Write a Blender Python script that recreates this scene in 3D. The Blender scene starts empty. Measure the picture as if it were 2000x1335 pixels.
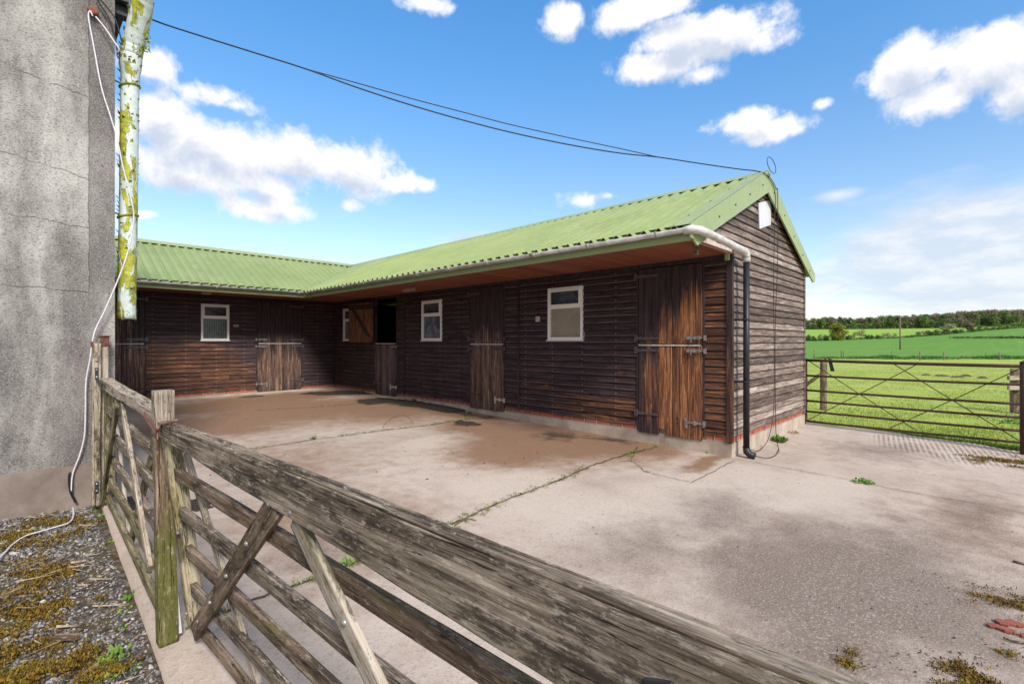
import bpy, bmesh, math, random
import numpy as np
from mathutils import Vector, Matrix, noise
random.seed(7); RNG = np.random.default_rng(7)
R = math.radians
sc = bpy.context.scene
COL = sc.collection
# ------------------------------------------------------------ camera model (metres; building axes)
F_, CY, H = 952.45, 666.5, 1.4
A = 0.7960
SA, CA = math.sin(A), math.cos(A)
FW = Vector((SA, CA, 0)); RT = Vector((CA, -SA, 0))
CAM = Vector((0, 0, H))
def ray(px, py): return FW + RT*((px-1000)/F_) + Vector((0, 0, (CY-py)/F_))
def onpl(px, py, p0, n):
    d = ray(px, py); n = Vector(n); return CAM + d*((Vector(p0)-CAM).dot(n)/d.dot(n))
def onx(px, py, x): return onpl(px, py, (x, 0, 0), (1, 0, 0))
def ony(px, py, y): return onpl(px, py, (0, y, 0), (0, 1, 0))
def atd(px, py, d): return CAM + ray(px, py)*d
def G(y): return max(-.085, min(.125, -.083+.0155*y))
def ong(px, py):
    z = 0.
    for _ in range(6):
        p = onpl(px, py, (0, 0, z), (0, 0, 1)); z = G(p.y)
    return p
def proj(p):
    q = Vector(p)-CAM; d = q.dot(FW); return 1000+F_*q.dot(RT)/d, CY-F_*q.z/d
# ------------------------------------------------------------ object helpers
W = {}
def tag(o, label=None, cat=None, group=None, kind=None):
    if label: o['label'] = label
    if cat: o['category'] = cat
    if group: o['group'] = group
    if kind: o['kind'] = kind
    return o
def link(o, parent=None, M=None):
    M = M or Matrix.Identity(4)
    COL.objects.link(o); W[o.name] = M; o.matrix_basis = M
    if parent is not None:
        o.parent = parent; o.matrix_parent_inverse = W[parent.name].inverted()
    return o
def thing(name, loc, label, cat, group=None):
    o = bpy.data.objects.new(name, None); o.empty_display_size = .1
    link(o, None, Matrix.Translation(Vector(loc))); return tag(o, label, cat, group)
class MB:
    def __init__(s): s.v = []; s.f = []; s.m = []
    def add(s, vs, fs, mi=0):
        b = len(s.v); s.v += [tuple(v) for v in vs]; s.f += [tuple(i+b for i in f) for f in fs]; s.m += [mi]*len(fs)
    def hexa(s, c, mi=0):  # 8 corners: bottom 0-3, top 4-7
        s.add(c, [(0,3,2,1),(4,5,6,7),(0,1,5,4),(1,2,6,5),(2,3,7,6),(3,0,4,7)], mi)
    def box(s, a, b, mi=0):
        x0,y0,z0 = [min(a[i],b[i]) for i in range(3)]; x1,y1,z1 = [max(a[i],b[i]) for i in range(3)]
        s.hexa([(x0,y0,z0),(x1,y0,z0),(x1,y1,z0),(x0,y1,z0),(x0,y0,z1),(x1,y0,z1),(x1,y1,z1),(x0,y1,z1)], mi)
    def prism(s, poly, off, mi=0):
        n = len(poly); off = Vector(off); vs = [Vector(p) for p in poly]+[Vector(p)+off for p in poly]
        s.add(vs, [tuple(range(n)), tuple(range(2*n-1, n-1, -1))]+[(i, i+n, (i+1)%n+n, (i+1)%n) for i in range(n)], mi)
    def tube(s, pts, r, n=10, mi=0, caps=True):
        pts = [Vector(p) for p in pts]; rs = r if isinstance(r, (list, tuple)) else [r]*len(pts)
        vs = []; prev = None
        for i, p in enumerate(pts):
            t = (pts[min(i+1, len(pts)-1)]-pts[max(i-1, 0)]).normalized()
            if prev is None: a = t.cross(Vector((0,0,1)) if abs(t.z) < .9 else Vector((1,0,0))).normalized()
            else: a = (prev - t*prev.dot(t)).normalized()
            prev = a; b = t.cross(a)
            for k in range(n):
                th = 2*math.pi*k/n; vs.append(p+(a*math.cos(th)+b*math.sin(th))*rs[i])
        fs = [(i*n+k, i*n+(k+1)%n, (i+1)*n+(k+1)%n, (i+1)*n+k) for i in range(len(pts)-1) for k in range(n)]
        if caps: fs += [tuple(range(n-1, -1, -1)), tuple((len(pts)-1)*n+k for k in range(n))]
        s.add(vs, fs, mi)
    def build(s, name, mats, parent=None, smooth=False, bevel=0, M=None, solid=0):
        me = bpy.data.meshes.new(name); me.from_pydata([tuple(v) for v in s.v], [], s.f)
        for m in (mats if isinstance(mats, (list, tuple)) else [mats]): me.materials.append(m)
        if any(s.m): me.polygons.foreach_set('material_index', s.m)
        bm = bmesh.new(); bm.from_mesh(me); bmesh.ops.recalc_face_normals(bm, faces=bm.faces); bm.to_mesh(me); bm.free()
        if smooth: me.polygons.foreach_set('use_smooth', [True]*len(me.polygons))
        o = bpy.data.objects.new(name, me); link(o, parent, M)
        if solid:
            md = o.modifiers.new('s', 'SOLIDIFY'); md.thickness = solid; md.offset = -1
        if bevel:
            md = o.modifiers.new('b', 'BEVEL'); md.width = bevel; md.segments = 2; md.limit_method = 'ANGLE'; md.angle_limit = R(40)
        return o
def npmesh(name, V, Fc, mats, parent=None, smooth=False, mi=None):
    """V (n,3); Fc (m,k) uniform polygons"""
    V = np.asarray(V, dtype=np.float32); Fc = np.asarray(Fc, dtype=np.int32); k = Fc.shape[1]
    me = bpy.data.meshes.new(name); me.vertices.add(len(V)); me.vertices.foreach_set('co', V.ravel())
    me.loops.add(Fc.size); me.loops.foreach_set('vertex_index', Fc.ravel())
    me.polygons.add(len(Fc)); me.polygons.foreach_set('loop_start', np.arange(0, Fc.size, k, dtype=np.int32))
    me.polygons.foreach_set('loop_total', np.full(len(Fc), k, dtype=np.int32))
    for m in (mats if isinstance(mats, (list, tuple)) else [mats]): me.materials.append(m)
    if mi is not None: me.polygons.foreach_set('material_index', np.asarray(mi, dtype=np.int32))
    if smooth: me.polygons.foreach_set('use_smooth', np.ones(len(Fc), dtype=bool))
    me.update(calc_edges=True)
    o = bpy.data.objects.new(name, me); link(o, parent); return o
# ------------------------------------------------------------ shader helpers
class NT:
    def __init__(s, name):
        s.mat = bpy.data.materials.new(name); s.mat.use_nodes = True; s.t = s.mat.node_tree; s._init()
    def _init(s):
        s.t.nodes.clear(); s.out = s.t.nodes.new('ShaderNodeOutputMaterial'); s.b = s.t.nodes.new('ShaderNodeBsdfPrincipled')
        s.t.links.new(s.b.outputs[0], s.out.inputs[0]); s._o = None
    def set(s, sock, v):
        if isinstance(v, bpy.types.NodeSocket): s.t.links.new(v, sock)
        else:
            if sock.type == 'RGBA' and len(v) == 3: v = (*v, 1)
            sock.default_value = v
    def node(s, ty, ins=(), **kw):
        n = s.t.nodes.new('ShaderNode'+ty)
        for k, v in kw.items(): setattr(n, k, v)
        for k, v in (ins.items() if isinstance(ins, dict) else enumerate(ins)): s.set(n.inputs[k], v)
        return n
    def m(s, op, a, b=0., c=0., clamp=False):
        n = s.node('Math', operation=op, use_clamp=clamp); s.set(n.inputs[0], a); s.set(n.inputs[1], b)
        if op in ('MULTIPLY_ADD', 'SMOOTH_MIN', 'SMOOTH_MAX', 'COMPARE', 'WRAP'): s.set(n.inputs[2], c)
        return n.outputs[0]
    def mix(s, f, a, b, blend='MIX'):
        n = s.node('Mix', data_type='RGBA', blend_type=blend); s.set(n.inputs[0], f); s.set(n.inputs[6], a); s.set(n.inputs[7], b); return n.outputs[2]
    def obj(s):
        if s._o is None: s._o = s.node('TexCoord').outputs['Object']
        return s._o
    def scale(s, v, sc_, loc=(0,0,0), rot=(0,0,0)):
        return s.node('Mapping', {0: v, 1: loc, 2: rot, 3: sc_}).outputs[0]
    def noise(s, v, scale, detail=4, rough=.55, dist=0):
        n = s.node('TexNoise', {'Vector': v, 'Scale': scale, 'Detail': detail, 'Roughness': rough, 'Distortion': dist}); return n.outputs[0]
    def ramp(s, f, st, mode='LINEAR'):
        n = s.node('ValToRGB', {0: f}); r = n.color_ramp; r.interpolation = mode
        while len(r.elements) < len(st): r.elements.new(.5)
        for e, (p, c) in zip(r.elements, st):
            e.position = p; e.color = (c, c, c, 1) if isinstance(c, (int, float)) else (*c, 1)
        return n.outputs[0]
    def smooth(s, f, lo, hi):
        n = s.node('MapRange', {0: f, 1: lo, 2: hi}); n.interpolation_type = 'SMOOTHSTEP'; return n.outputs[0]
    def sep(s, v): n = s.node('SeparateXYZ', {0: v}); return n.outputs
    def comb(s, x, y, z): return s.node('CombineXYZ', {0: x, 1: y, 2: z}).outputs[0]
    def rnd(s): return s.node('NewGeometry').outputs['Random Per Island']
    def blobs(s, a, b, L):
        """max over ellipses of strength*(1-r)"""
        acc = None
        for (ca, cb, ra, rb, st) in L:
            da = s.m('DIVIDE', s.m('SUBTRACT', a, ca), ra); db = s.m('DIVIDE', s.m('SUBTRACT', b, cb), rb)
            r = s.m('SQRT', s.m('ADD', s.m('MULTIPLY', da, da), s.m('MULTIPLY', db, db)))
            v = s.m('MULTIPLY', s.m('SUBTRACT', 1., r), st)
            acc = v if acc is None else s.m('MAXIMUM', acc, v)
        return acc
    def done(s, color, rough=.8, bump=None, bs=.3, bd=.01, metal=0, spec=.5):
        s.set(s.b.inputs['Base Color'], color); s.set(s.b.inputs['Roughness'], rough); s.set(s.b.inputs['Metallic'], metal)
        s.set(s.b.inputs['Specular IOR Level'], spec)
        if bump is not None:
            bn = s.node('Bump', {'Strength': bs, 'Distance': bd, 'Height': bump}); s.t.links.new(bn.outputs[0], s.b.inputs['Normal'])
        return s.mat
def simple(name, c1, c2=None, scale=8, rough=.6, metal=0, bs=.2, bd=.004, spec=.5, detail=5):
    n = NT(name); c2 = c2 or tuple(x*.75 for x in c1)
    f = n.noise(n.obj(), scale, detail, .6)
    return n.done(n.mix(n.smooth(f, .35, .65), c1, c2), rough, f, bs, bd, metal, spec)
def boards(name, axis, blobs, stain=(.020,.012,.0145), stain2=(.074,.045,.050), worn=None, grey=False, vertical=False, wamp=.9, sheen=(.22,.165,.175)):
    n = NT(name); o = n.obj(); x, y, z = n.sep(o); run = x if axis == 'x' else y; rn = n.rnd()
    off = n.m('MULTIPLY', rn, 37.)
    if vertical: gv = n.comb(n.m('MULTIPLY', run, 60.), off, n.m('MULTIPLY', z, 2.2)); gw = n.comb(n.m('MULTIPLY', run, 14.), off, n.m('MULTIPLY', z, 1.2))
    else: gv = n.comb(n.m('MULTIPLY', run, 2.6), off, n.m('MULTIPLY', z, 75.)); gw = n.comb(n.m('MULTIPLY', run, 1.3), off, n.m('MULTIPLY', z, 16.))
    g = n.noise(gv, 1., 7, .74, .4); g2 = n.noise(gw, 1.6, 6, .72, .8); big = n.noise(o, 1.3, 3, .6)
    st = [(.30,(.012,.006,.005)),(.44,(.042,.018,.011)),(.53,(.115,.044,.021)),(.58,(.29,.115,.046)),(.66,(.62,.32,.14))] if worn is None else worn
    wcol = n.ramp(n.m('ADD', n.m('MULTIPLY', g, .5), n.m('ADD', n.m('MULTIPLY', g2, .42), n.m('MULTIPLY', rn, .06 if not grey else .15))), st)
    scol = n.mix(n.smooth(g2, .35, .7), stain, stain2)
    scol = n.mix(n.m('MULTIPLY', n.smooth(g, .56, .75), .5), scol, sheen)  # sheen on the grain ridges is painted into the stain colour
    if grey: col = wcol; mask = None
    else:
        b = n.blobs(run, z, blobs)
        b = n.m('ADD', b, n.m('MULTIPLY', n.m('SUBTRACT', big, .5), .9)); b = n.m('ADD', b, n.m('MULTIPLY', n.m('SUBTRACT', g2, .5), wamp))
        b = n.m('ADD', b, n.m('MULTIPLY', n.m('SUBTRACT', rn, .5), .45 if vertical else .15)); b = n.m('ADD', b, n.m('MULTIPLY', n.m('SUBTRACT', g, .5), .8))
        col = n.mix(n.smooth(b, .10, .70), scol, wcol)
    if not vertical:
        fr_ = n.m('FRACT', n.m('DIVIDE', n.m('SUBTRACT', z, .20), .0985)); edge_hl = n.m('MULTIPLY', n.smooth(fr_, .26, .02), n.smooth(n.m('ADD', g2, n.m('MULTIPLY', rn, .25)), .42, .68))
        col = n.mix(n.m('MULTIPLY', edge_hl, .75), col, n.mix(.4, (.24,.165,.16), wcol)); col = n.mix(n.m('MULTIPLY', n.smooth(fr_, .80, .90), .8), col, (.006,.004,.004))  # board edges painted lighter as highlights, grooves darkened in the colour
        nd = n.m('MULTIPLY', n.m('ABSOLUTE', n.m('SUBTRACT', n.m('FRACT', n.m('DIVIDE', run, .61)), .5)), .61); col = n.mix(n.m('MULTIPLY', n.m('MULTIPLY', n.smooth(nd, .010, .005), n.smooth(n.m('ABSOLUTE', n.m('SUBTRACT', fr_, .35)), .16, .08)), .55), col, (.30,.25,.24))
    # small knots
    kv = n.comb(n.m('MULTIPLY', run, 14. if vertical else 4.), off, n.m('MULTIPLY', z, 4. if vertical else 14.))
    k = n.node('TexVoronoi', {'Vector': kv, 'Scale': 1.}).outputs['Distance']
    col = n.mix(n.m('MULTIPLY', n.smooth(k, .16, .07), .8), col, (.012,.007,.005))
    return n.done(col, n.m('ADD', .5, n.m('MULTIPLY', g, .3)), g, .55, .004, spec=.35)
def timber(name, cols, green=None, gs=1., bs=.9, white=.5, gx=None):
    """weathered timber, grain along local X"""
    n = NT(name); o = n.obj(); x, y, z = n.sep(o); rn = n.node('ObjectInfo').outputs['Random']
    off = n.m('MULTIPLY', rn, 31.)
    gv = n.comb(n.m('ADD', n.m('MULTIPLY', x, 2.6*gs), off), n.m('MULTIPLY', y, 120*gs), n.m('MULTIPLY', z, 120*gs))
    gw = n.comb(n.m('ADD', n.m('MULTIPLY', x, 1.9), off), n.m('MULTIPLY', y, 24.), n.m('MULTIPLY', z, 24.))
    g = n.noise(gv, 1., 9, .80, .25); g2 = n.noise(gw, 1.5, 8, .78, .35); sp = n.noise(n.scale(o, (22, 70, 70)), 1., 4, .75); big = n.noise(n.comb(n.m('ADD', n.m('MULTIPLY', x, 1.6), off), n.m('MULTIPLY', y, 5.), n.m('MULTIPLY', z, 5.)), 1., 4, .65)
    col = n.ramp(n.m('ADD', n.m('MULTIPLY', g, .5), n.m('ADD', n.m('MULTIPLY', g2, .3), n.m('MULTIPLY', big, .2))), cols)
    dk = n.smooth(n.noise(n.comb(n.m('ADD', n.m('MULTIPLY', x, 3.), off), n.m('MULTIPLY', y, 12.), n.m('MULTIPLY', z, 12.)), 1., 7, .78, .3), .505, .60); col = n.mix(n.m('MULTIPLY', dk, .82), col, (.034,.025,.020))
    if green:
        gm = n.noise(n.comb(n.m('ADD', n.m('MULTIPLY', x, 4.), off), n.m('MULTIPLY', y, 9.), n.m('MULTIPLY', z, 9.)), 1., 4, .6)
        if gx is not None: gm = n.m('ADD', gm, n.m('MULTIPLY', n.smooth(x, gx-.12, gx+.18), .25))
        col = n.mix(n.m('MULTIPLY', n.smooth(gm, .46, .68), green[3]), col, green[:3], 'MIX')
    col = n.mix(n.m('MULTIPLY', n.smooth(g, .42, .33), .75), col, (.020,.014,.011)); col = n.mix(n.m('MULTIPLY', n.smooth(g, .58, .68), .5), col, (.60,.53,.44))
    lich = n.smooth(n.noise(n.scale(o, (16, 55, 55)), 1.2, 6, .72), .56, .64)
    col = n.mix(n.m('MULTIPLY', lich, white), col, (.56,.48,.40))
    col = n.mix(n.m('MULTIPLY', n.smooth(sp, .56, .68), .65), col, (.022,.016,.012)); col = n.mix(n.m('MULTIPLY', n.smooth(sp, .42, .32), .45), col, (.50,.44,.36))
    cr = n.noise(n.comb(n.m('ADD', n.m('MULTIPLY', x, .9), off), n.m('MULTIPLY', y, 26.), n.m('MULTIPLY', z, 26.)), 1., 4, .55, .15)
    crk = n.m('MAXIMUM', n.smooth(n.m('ABSOLUTE', n.m('SUBTRACT', cr, .5)), .0, .010), n.smooth(big, .50, .58))
    col = n.mix(crk, (.015,.01,.008), col)
    h = n.m('ADD', n.m('MULTIPLY', g, .6), n.m('ADD', n.m('MULTIPLY', g2, .3), n.m('MULTIPLY', crk, .5)))
    return n.done(col, .85, h, bs, .006, spec=.25)
# ------------------------------------------------------------ materials
M = {}
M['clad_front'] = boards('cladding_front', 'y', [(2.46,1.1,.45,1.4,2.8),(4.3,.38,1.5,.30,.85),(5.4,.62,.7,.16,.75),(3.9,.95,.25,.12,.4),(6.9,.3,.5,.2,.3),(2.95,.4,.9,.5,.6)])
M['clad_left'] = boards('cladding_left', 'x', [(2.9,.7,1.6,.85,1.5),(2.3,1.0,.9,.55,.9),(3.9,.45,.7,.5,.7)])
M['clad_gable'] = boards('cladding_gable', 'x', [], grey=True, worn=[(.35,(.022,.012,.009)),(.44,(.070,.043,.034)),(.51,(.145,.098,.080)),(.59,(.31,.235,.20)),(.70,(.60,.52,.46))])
M['door_big'] = boards('door_planks_worn', 'y', worn=[(.30,(.018,.008,.006)),(.43,(.065,.027,.015)),(.51,(.19,.075,.034)),(.58,(.42,.18,.075)),(.66,(.74,.46,.24))], blobs= [(2.75,.85,.85,1.25,1.6),(2.7,1.55,.38,.70,1.7)], vertical=True, wamp=.5)
M['door_mid'] = boards('door_planks_part_worn', 'y', [(6.7,.75,.95,.95,1.6)], worn=[(.30,(.02,.012,.010)),(.44,(.06,.034,.026)),(.52,(.15,.09,.066)),(.58,(.30,.19,.135)),(.67,(.54,.41,.32))], vertical=True)
M['door_dark'] = boards('door_planks_dark', 'y', [(10.4,.8,.8,.8,1.0)], worn=[(.30,(.03,.020,.018)),(.46,(.085,.058,.055)),(.56,(.19,.135,.125)),(.68,(.40,.31,.28))], vertical=True, stain2=(.065,.045,.047), sheen=(.22,.17,.17))
M['door_open'] = boards('door_planks_orange', 'y', [(11.25,1.75,1.2,.8,3.)], worn=[(.32,(.03,.012,.008)),(.44,(.085,.034,.018)),(.52,(.20,.080,.036)),(.60,(.40,.18,.080)),(.70,(.62,.34,.16))], vertical=True)
M['door_left'] = boards('door_planks_left', 'x', [(4.8,.7,.9,.85,1.1),(1.6,.7,.8,.85,1.3),(1.4,1.7,.4,.3,.5)], worn=[(.30,(.02,.012,.010)),(.44,(.06,.034,.026)),(.52,(.15,.09,.066)),(.58,(.30,.19,.135)),(.67,(.54,.41,.32))], vertical=True)
M['trim'] = boards('dark_trim', 'y', [(2.31,.6,.4,1.2,.7)], vertical=True)
M['soffit'] = boards('soffit_ply', 'y', [], grey=True, worn=[(.3,(.06,.02,.012)),(.5,(.20,.062,.034)),(.7,(.38,.14,.08))])
M['brick'] = None
def roof_mat(name, base, hi):
    n = NT(name); o = n.obj(); f = n.noise(o, 1.2, 6, .6); f2 = n.noise(n.scale(o, (1, 6, 1)), 5, 5, .65); f3 = n.noise(o, 42, 4, .7); f4 = n.noise(o, 2.2, 7, .72)
    c = n.mix(n.smooth(f, .3, .7), base, hi); c = n.mix(n.m('MULTIPLY', n.smooth(f2, .50, .72), .35), c, (.38,.41,.26)); c = n.mix(n.m('MULTIPLY', n.smooth(f4, .52, .68), .28), c, (.17,.19,.085))
    c = n.mix(n.m('MULTIPLY', n.smooth(f3, .66, .78), .65), c, (.10,.11,.05))
    return n.done(c, .42, f3, .08, .002, spec=.4)
M['roof'] = roof_mat('green_sheet', (.225,.285,.10), (.275,.335,.13))
M['green'] = roof_mat('green_flashing', (.28,.345,.15), (.32,.38,.175))
M['black'] = simple('dark_filler', (.012,.012,.012))
def grey_pvc():
    n = NT('pvc_gutter'); o = n.obj(); f = n.noise(n.scale(o, (5, 5, 14)), 1.5, 6, .65); f2 = n.noise(o, 3, 4, .6)
    c = n.mix(n.smooth(f, .3, .62), (.74,.71,.70), (.50,.46,.46)); c = n.mix(n.m('MULTIPLY', n.smooth(f2, .58, .7), .55), c, (.28,.22,.14))
    return n.done(c, .4, f, .1, .002)
M['pvc'] = grey_pvc()
M['gutter_grey'] = simple('grey_gutter', (.46,.44,.45), (.28,.26,.27), 6, .45)
M['blackpipe'] = simple('black_pipe', (.010,.012,.018), (.016,.018,.024), 14, .45, spec=.4)
M['white'] = simple('white_paint', (.90,.88,.85), (.86,.83,.78), 16, .45, bs=.15)
M['white_dirty'] = simple('dirty_white', (.60,.55,.50), (.42,.36,.31), 18, .6)
M['sign'] = simple('blank_board', (.66,.66,.70), (.60,.60,.64), 8, .5)
M['steel'] = simple('galvanised', (.42,.40,.39), (.22,.19,.18), 30, .45, .6)
M['strap'] = simple('dark_iron', (.16,.12,.118), (.07,.052,.055), 40, .5, .35)
M['rustred'] = simple('rusty_red_iron', (.17,.06,.042), (.06,.025,.02), 45, .7, .2)
M['rust'] = simple('rust_tube', (.036,.019,.016), (.085,.038,.027), 38, .75, .2)
M['blackiron'] = simple('black_iron', (.03,.032,.04), (.06,.06,.068), 30, .5, .4)
M['greyiron'] = simple('grey_iron', (.11,.11,.125), (.07,.07,.08), 30, .45, .2)
M['hoop'] = simple('oxide_hoop', (.30,.14,.105), (.16,.075,.06), 40, .55, .3)
M['cable'] = simple('black_cable', (.01,.01,.012), rough=.5)
M['whitecable'] = simple('white_cable', (.74,.72,.78), (.60,.56,.60), 30, .5)
M['light'] = simple('lamp_cover', (.42,.33,.28), (.30,.23,.19), 20, .5)
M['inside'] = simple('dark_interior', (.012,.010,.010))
def glass(name, c1, c2, rough=.06, sc_=5.):
    n = NT(name); f = n.noise(n.obj(), sc_, 4, .6, 1.); return n.done(n.mix(n.smooth(f, .35, .65), c1, c2), rough, spec=.6)
M['pane_dark'] = glass('pane_dark', (.035,.045,.050), (.08,.10,.11))
M['pane_blue'] = glass('pane_blue_grey', (.09,.10,.13), (.20,.23,.29), .2)
M['pane_beige'] = glass('pane_beige', (.30,.25,.19), (.36,.31,.24), .35, 3.)
M['pane_green_reflection'] = glass('pane_green_reflection', (.035,.075,.055), (.09,.15,.12), .15)  # green reflection painted into the pane colour
def brick_mat():
    n = NT('red_brick'); o = n.obj(); x, y, z = n.sep(o); r = n.m('ADD', x, y)
    b = n.node('TexBrick', {'Vector': n.comb(r, n.m('ADD', z, .012), 0.), 'Color1': (.42,.10,.055,1), 'Color2': (.30,.075,.045,1), 'Mortar': (.36,.30,.26,1), 'Scale': 1., 'Mortar Size': .006, 'Brick Width': .225, 'Row Height': .075})
    b.offset = 0
    f = n.noise(o, 30, 5, .65); f2 = n.noise(o, 2.5, 4, .6)
    c = n.mix(n.m('MULTIPLY', n.smooth(f, .5, .7), .5), b.outputs[0], (.12,.05,.035)); c = n.mix(n.m('MULTIPLY', n.smooth(f2, .55, .7), .4), c, (.25,.19,.14))
    return n.done(c, .85, f, .5, .004)
M['brick'] = brick_mat()
def conc_wall(name, c1, c2, dark, sc_=3.):
    n = NT(name); o = n.obj(); f = n.noise(o, sc_, 6, .65); f2 = n.noise(o, 70, 4, .75); f3 = n.noise(n.scale(o, (1, 1, .5)), 1.5, 5, .6, .7)
    c = n.mix(n.smooth(f, .35, .65), c1, c2); c = n.mix(n.m('MULTIPLY', n.smooth(f3, .52, .7), .6), c, dark); c = n.mix(n.m('MULTIPLY', n.smooth(f2, .55, .7), .35), c, tuple(x*.35 for x in c2))
    return n.done(c, .9, n.m('ADD', f2, f), .5, .006)
M['plinth'] = conc_wall('concrete_plinth', (.52,.44,.36), (.38,.31,.25), (.20,.15,.11))
M['houseplinth'] = conc_wall('house_plinth', (.30,.24,.205), (.20,.155,.13), (.13,.095,.08), 2.2)
def render_mat():
    n = NT('roughcast_render'); o = n.obj(); x, y, z = n.sep(o)
    fine = n.noise(n.scale(o, (1, 1, 1.5)), 62, 6, .8, .3); fine2 = n.noise(o, 130, 3, .75); big = n.noise(n.scale(o, (1.2, 1, .35)), 1.6, 6, .62, .5); med = n.noise(n.scale(o, (1, 1, .45)), 8, 5, .62)
    c = n.ramp(n.m('ADD', n.m('MULTIPLY', big, .7), n.m('MULTIPLY', med, .3)), [(.40,(.18,.165,.155)),(.47,(.27,.25,.235)),(.53,(.39,.365,.345)),(.62,(.55,.52,.495))])
    # darker newer render strip along the corner, wavy join
    wob = n.m('MULTIPLY', n.m('SUBTRACT', n.noise(n.comb(0., 0., z), 3.2, 4, .7), .5), .05)
    strip = n.smooth(n.m('ADD', x, wob), .462, .468); strip = n.m('MULTIPLY', strip, n.smooth(z, 1.75, 1.95))
    c = n.mix(n.m('MULTIPLY', strip, .55), c, (.13,.118,.112))
    join = n.m('SUBTRACT', 1., n.smooth(n.m('ABSOLUTE', n.m('SUBTRACT', n.m('ADD', x, wob), .466)), .001, .006)); join = n.m('MULTIPLY', join, n.smooth(z, 1.6, 1.95))
    # horizontal hairline cracks
    cr = None
    for zc, a in ((3.63, .16), (2.915, .17), (2.43, .06), (1.86, .08)):
        wv = n.m('MULTIPLY', n.m('SUBTRACT', n.noise(n.comb(x, zc, 0.), 5., 5, .7), .5), .11)
        dz = n.m('ABSOLUTE', n.m('SUBTRACT', n.m('ADD', z, n.m('ADD', wv, n.m('MULTIPLY', x, a))), zc))
        k = n.m('SUBTRACT', 1., n.smooth(dz, .0012, .005)); cr = k if cr is None else n.m('MAXIMUM', cr, k)
    cr = n.m('MULTIPLY', cr, n.smooth(x, .468, .455)); cr = n.m('MAXIMUM', n.m('MULTIPLY', cr, n.smooth(med, .36, .5)), n.m('MULTIPLY', join, .7))
    c = n.mix(n.m('MULTIPLY', n.smooth(n.noise(o, 2.0, 5, .6, .8), .56, .66), n.m('MULTIPLY', n.smooth(z, 1.6, .9), .5)), c, (.075,.068,.068))
    c = n.mix(n.m('MULTIPLY', n.smooth(z, .8, .3), .25), c, (.10,.095,.095))
    c = n.mix(n.smooth(fine, .60, .36), c, (.03,.027,.025)) if False else n.mix(n.m('MULTIPLY', n.smooth(fine, .52, .36), .75), c, (.05,.045,.042))
    c = n.mix(n.m('MULTIPLY', n.smooth(fine2, .52, .66), .6), c, (.58,.55,.53))
    c = n.mix(n.m('MULTIPLY', cr, .5), c, (.045,.035,.03))
    return n.done(c, .92, n.m('SUBTRACT', n.m('ADD', fine, n.m('MULTIPLY', fine2, .5)), cr), .9, .008, spec=.2)
M['render'] = render_mat()
def peel_mat():
    n = NT('peeling_paint_pipe'); o = n.obj()
    f = n.noise(n.scale(o, (9, 9, 3.2)), 1., 6, .62, .5); f2 = n.noise(o, 26, 4, .6); f3 = n.noise(o, 60, 4, .7)
    peel = n.smooth(f, .515, .525)
    olive = n.mix(n.smooth(f2, .35, .65), (.52,.50,.035), (.24,.26,.03)); olive = n.mix(n.m('MULTIPLY', n.smooth(f3, .55, .68), .7), olive, (.10,.11,.02))
    white = n.mix(n.smooth(f2, .3, .7), (.66,.72,.70), (.52,.60,.56)); white = n.mix(n.m('MULTIPLY', n.smooth(f3, .6, .72), .5), white, (.30,.30,.20))
    edge = n.m('SUBTRACT', 1., n.smooth(n.m('ABSOLUTE', n.m('SUBTRACT', f, .52)), .0, .008))
    c = n.mix(peel, white, olive); c = n.mix(n.m('MULTIPLY', edge, .8), c, (.05,.06,.02))
    return n.done(c, .55, n.m('ADD', peel, n.m('MULTIPLY', f3, .3)), .8, .006)
M['peel'] = peel_mat()
M['flake'] = simple('olive_flake', (.42,.42,.04), (.16,.18,.03), 25, .6)
M['timber_grey'] = timber('timber_rail', [(.38,(.020,.014,.011)),(.45,(.080,.058,.042)),(.50,(.20,.155,.115)),(.56,(.37,.30,.235)),(.63,(.64,.56,.47))], (.13,.12,.06,.2), .8, 1., .55)
M['timber_green'] = timber('timber_algae', [(.35,(.035,.026,.012)),(.44,(.11,.085,.042)),(.52,(.25,.205,.115)),(.64,(.46,.40,.26))], (.14,.14,.030,.6), 1., .8, .35)
M['timber_tan'] = timber('timber_tan', [(.34,(.05,.035,.02)),(.43,(.20,.155,.09)),(.51,(.40,.33,.21)),(.64,(.58,.51,.36))], (.24,.21,.05,.5), 1., .8, .4)
M['timber_light'] = timber('timber_light', [(.34,(.05,.035,.025)),(.42,(.19,.145,.105)),(.50,(.40,.33,.26)),(.62,(.62,.55,.46))], (.22,.20,.07,.35), 1., .8, .6)
M['timber_dark'] = timber('timber_brown', [(.36,(.028,.017,.011)),(.44,(.09,.058,.037)),(.52,(.21,.145,.10)),(.62,(.40,.31,.23))], (.13,.12,.035,.4), 1., .8, .3)
M['timber_post_green'] = timber('timber_algae_foot', [(.36,(.03,.018,.012)),(.44,(.11,.07,.045)),(.52,(.26,.18,.125)),(.62,(.46,.35,.26))], (.115,.12,.022,.8), 1., .9, .3, gx=.45)
M['timber_red'] = timber('timber_brown_stain', [(.32,(.03,.012,.008)),(.44,(.10,.04,.024)),(.54,(.20,.09,.05)),(.68,(.36,.22,.14))], None, 1., .8, .3)
M['timber_post'] = timber('field_post_timber', [(.3,(.07,.045,.03)),(.5,(.20,.14,.10)),(.7,(.38,.30,.23))], (.2,.2,.1,.3), 1., .6, .3)
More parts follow.
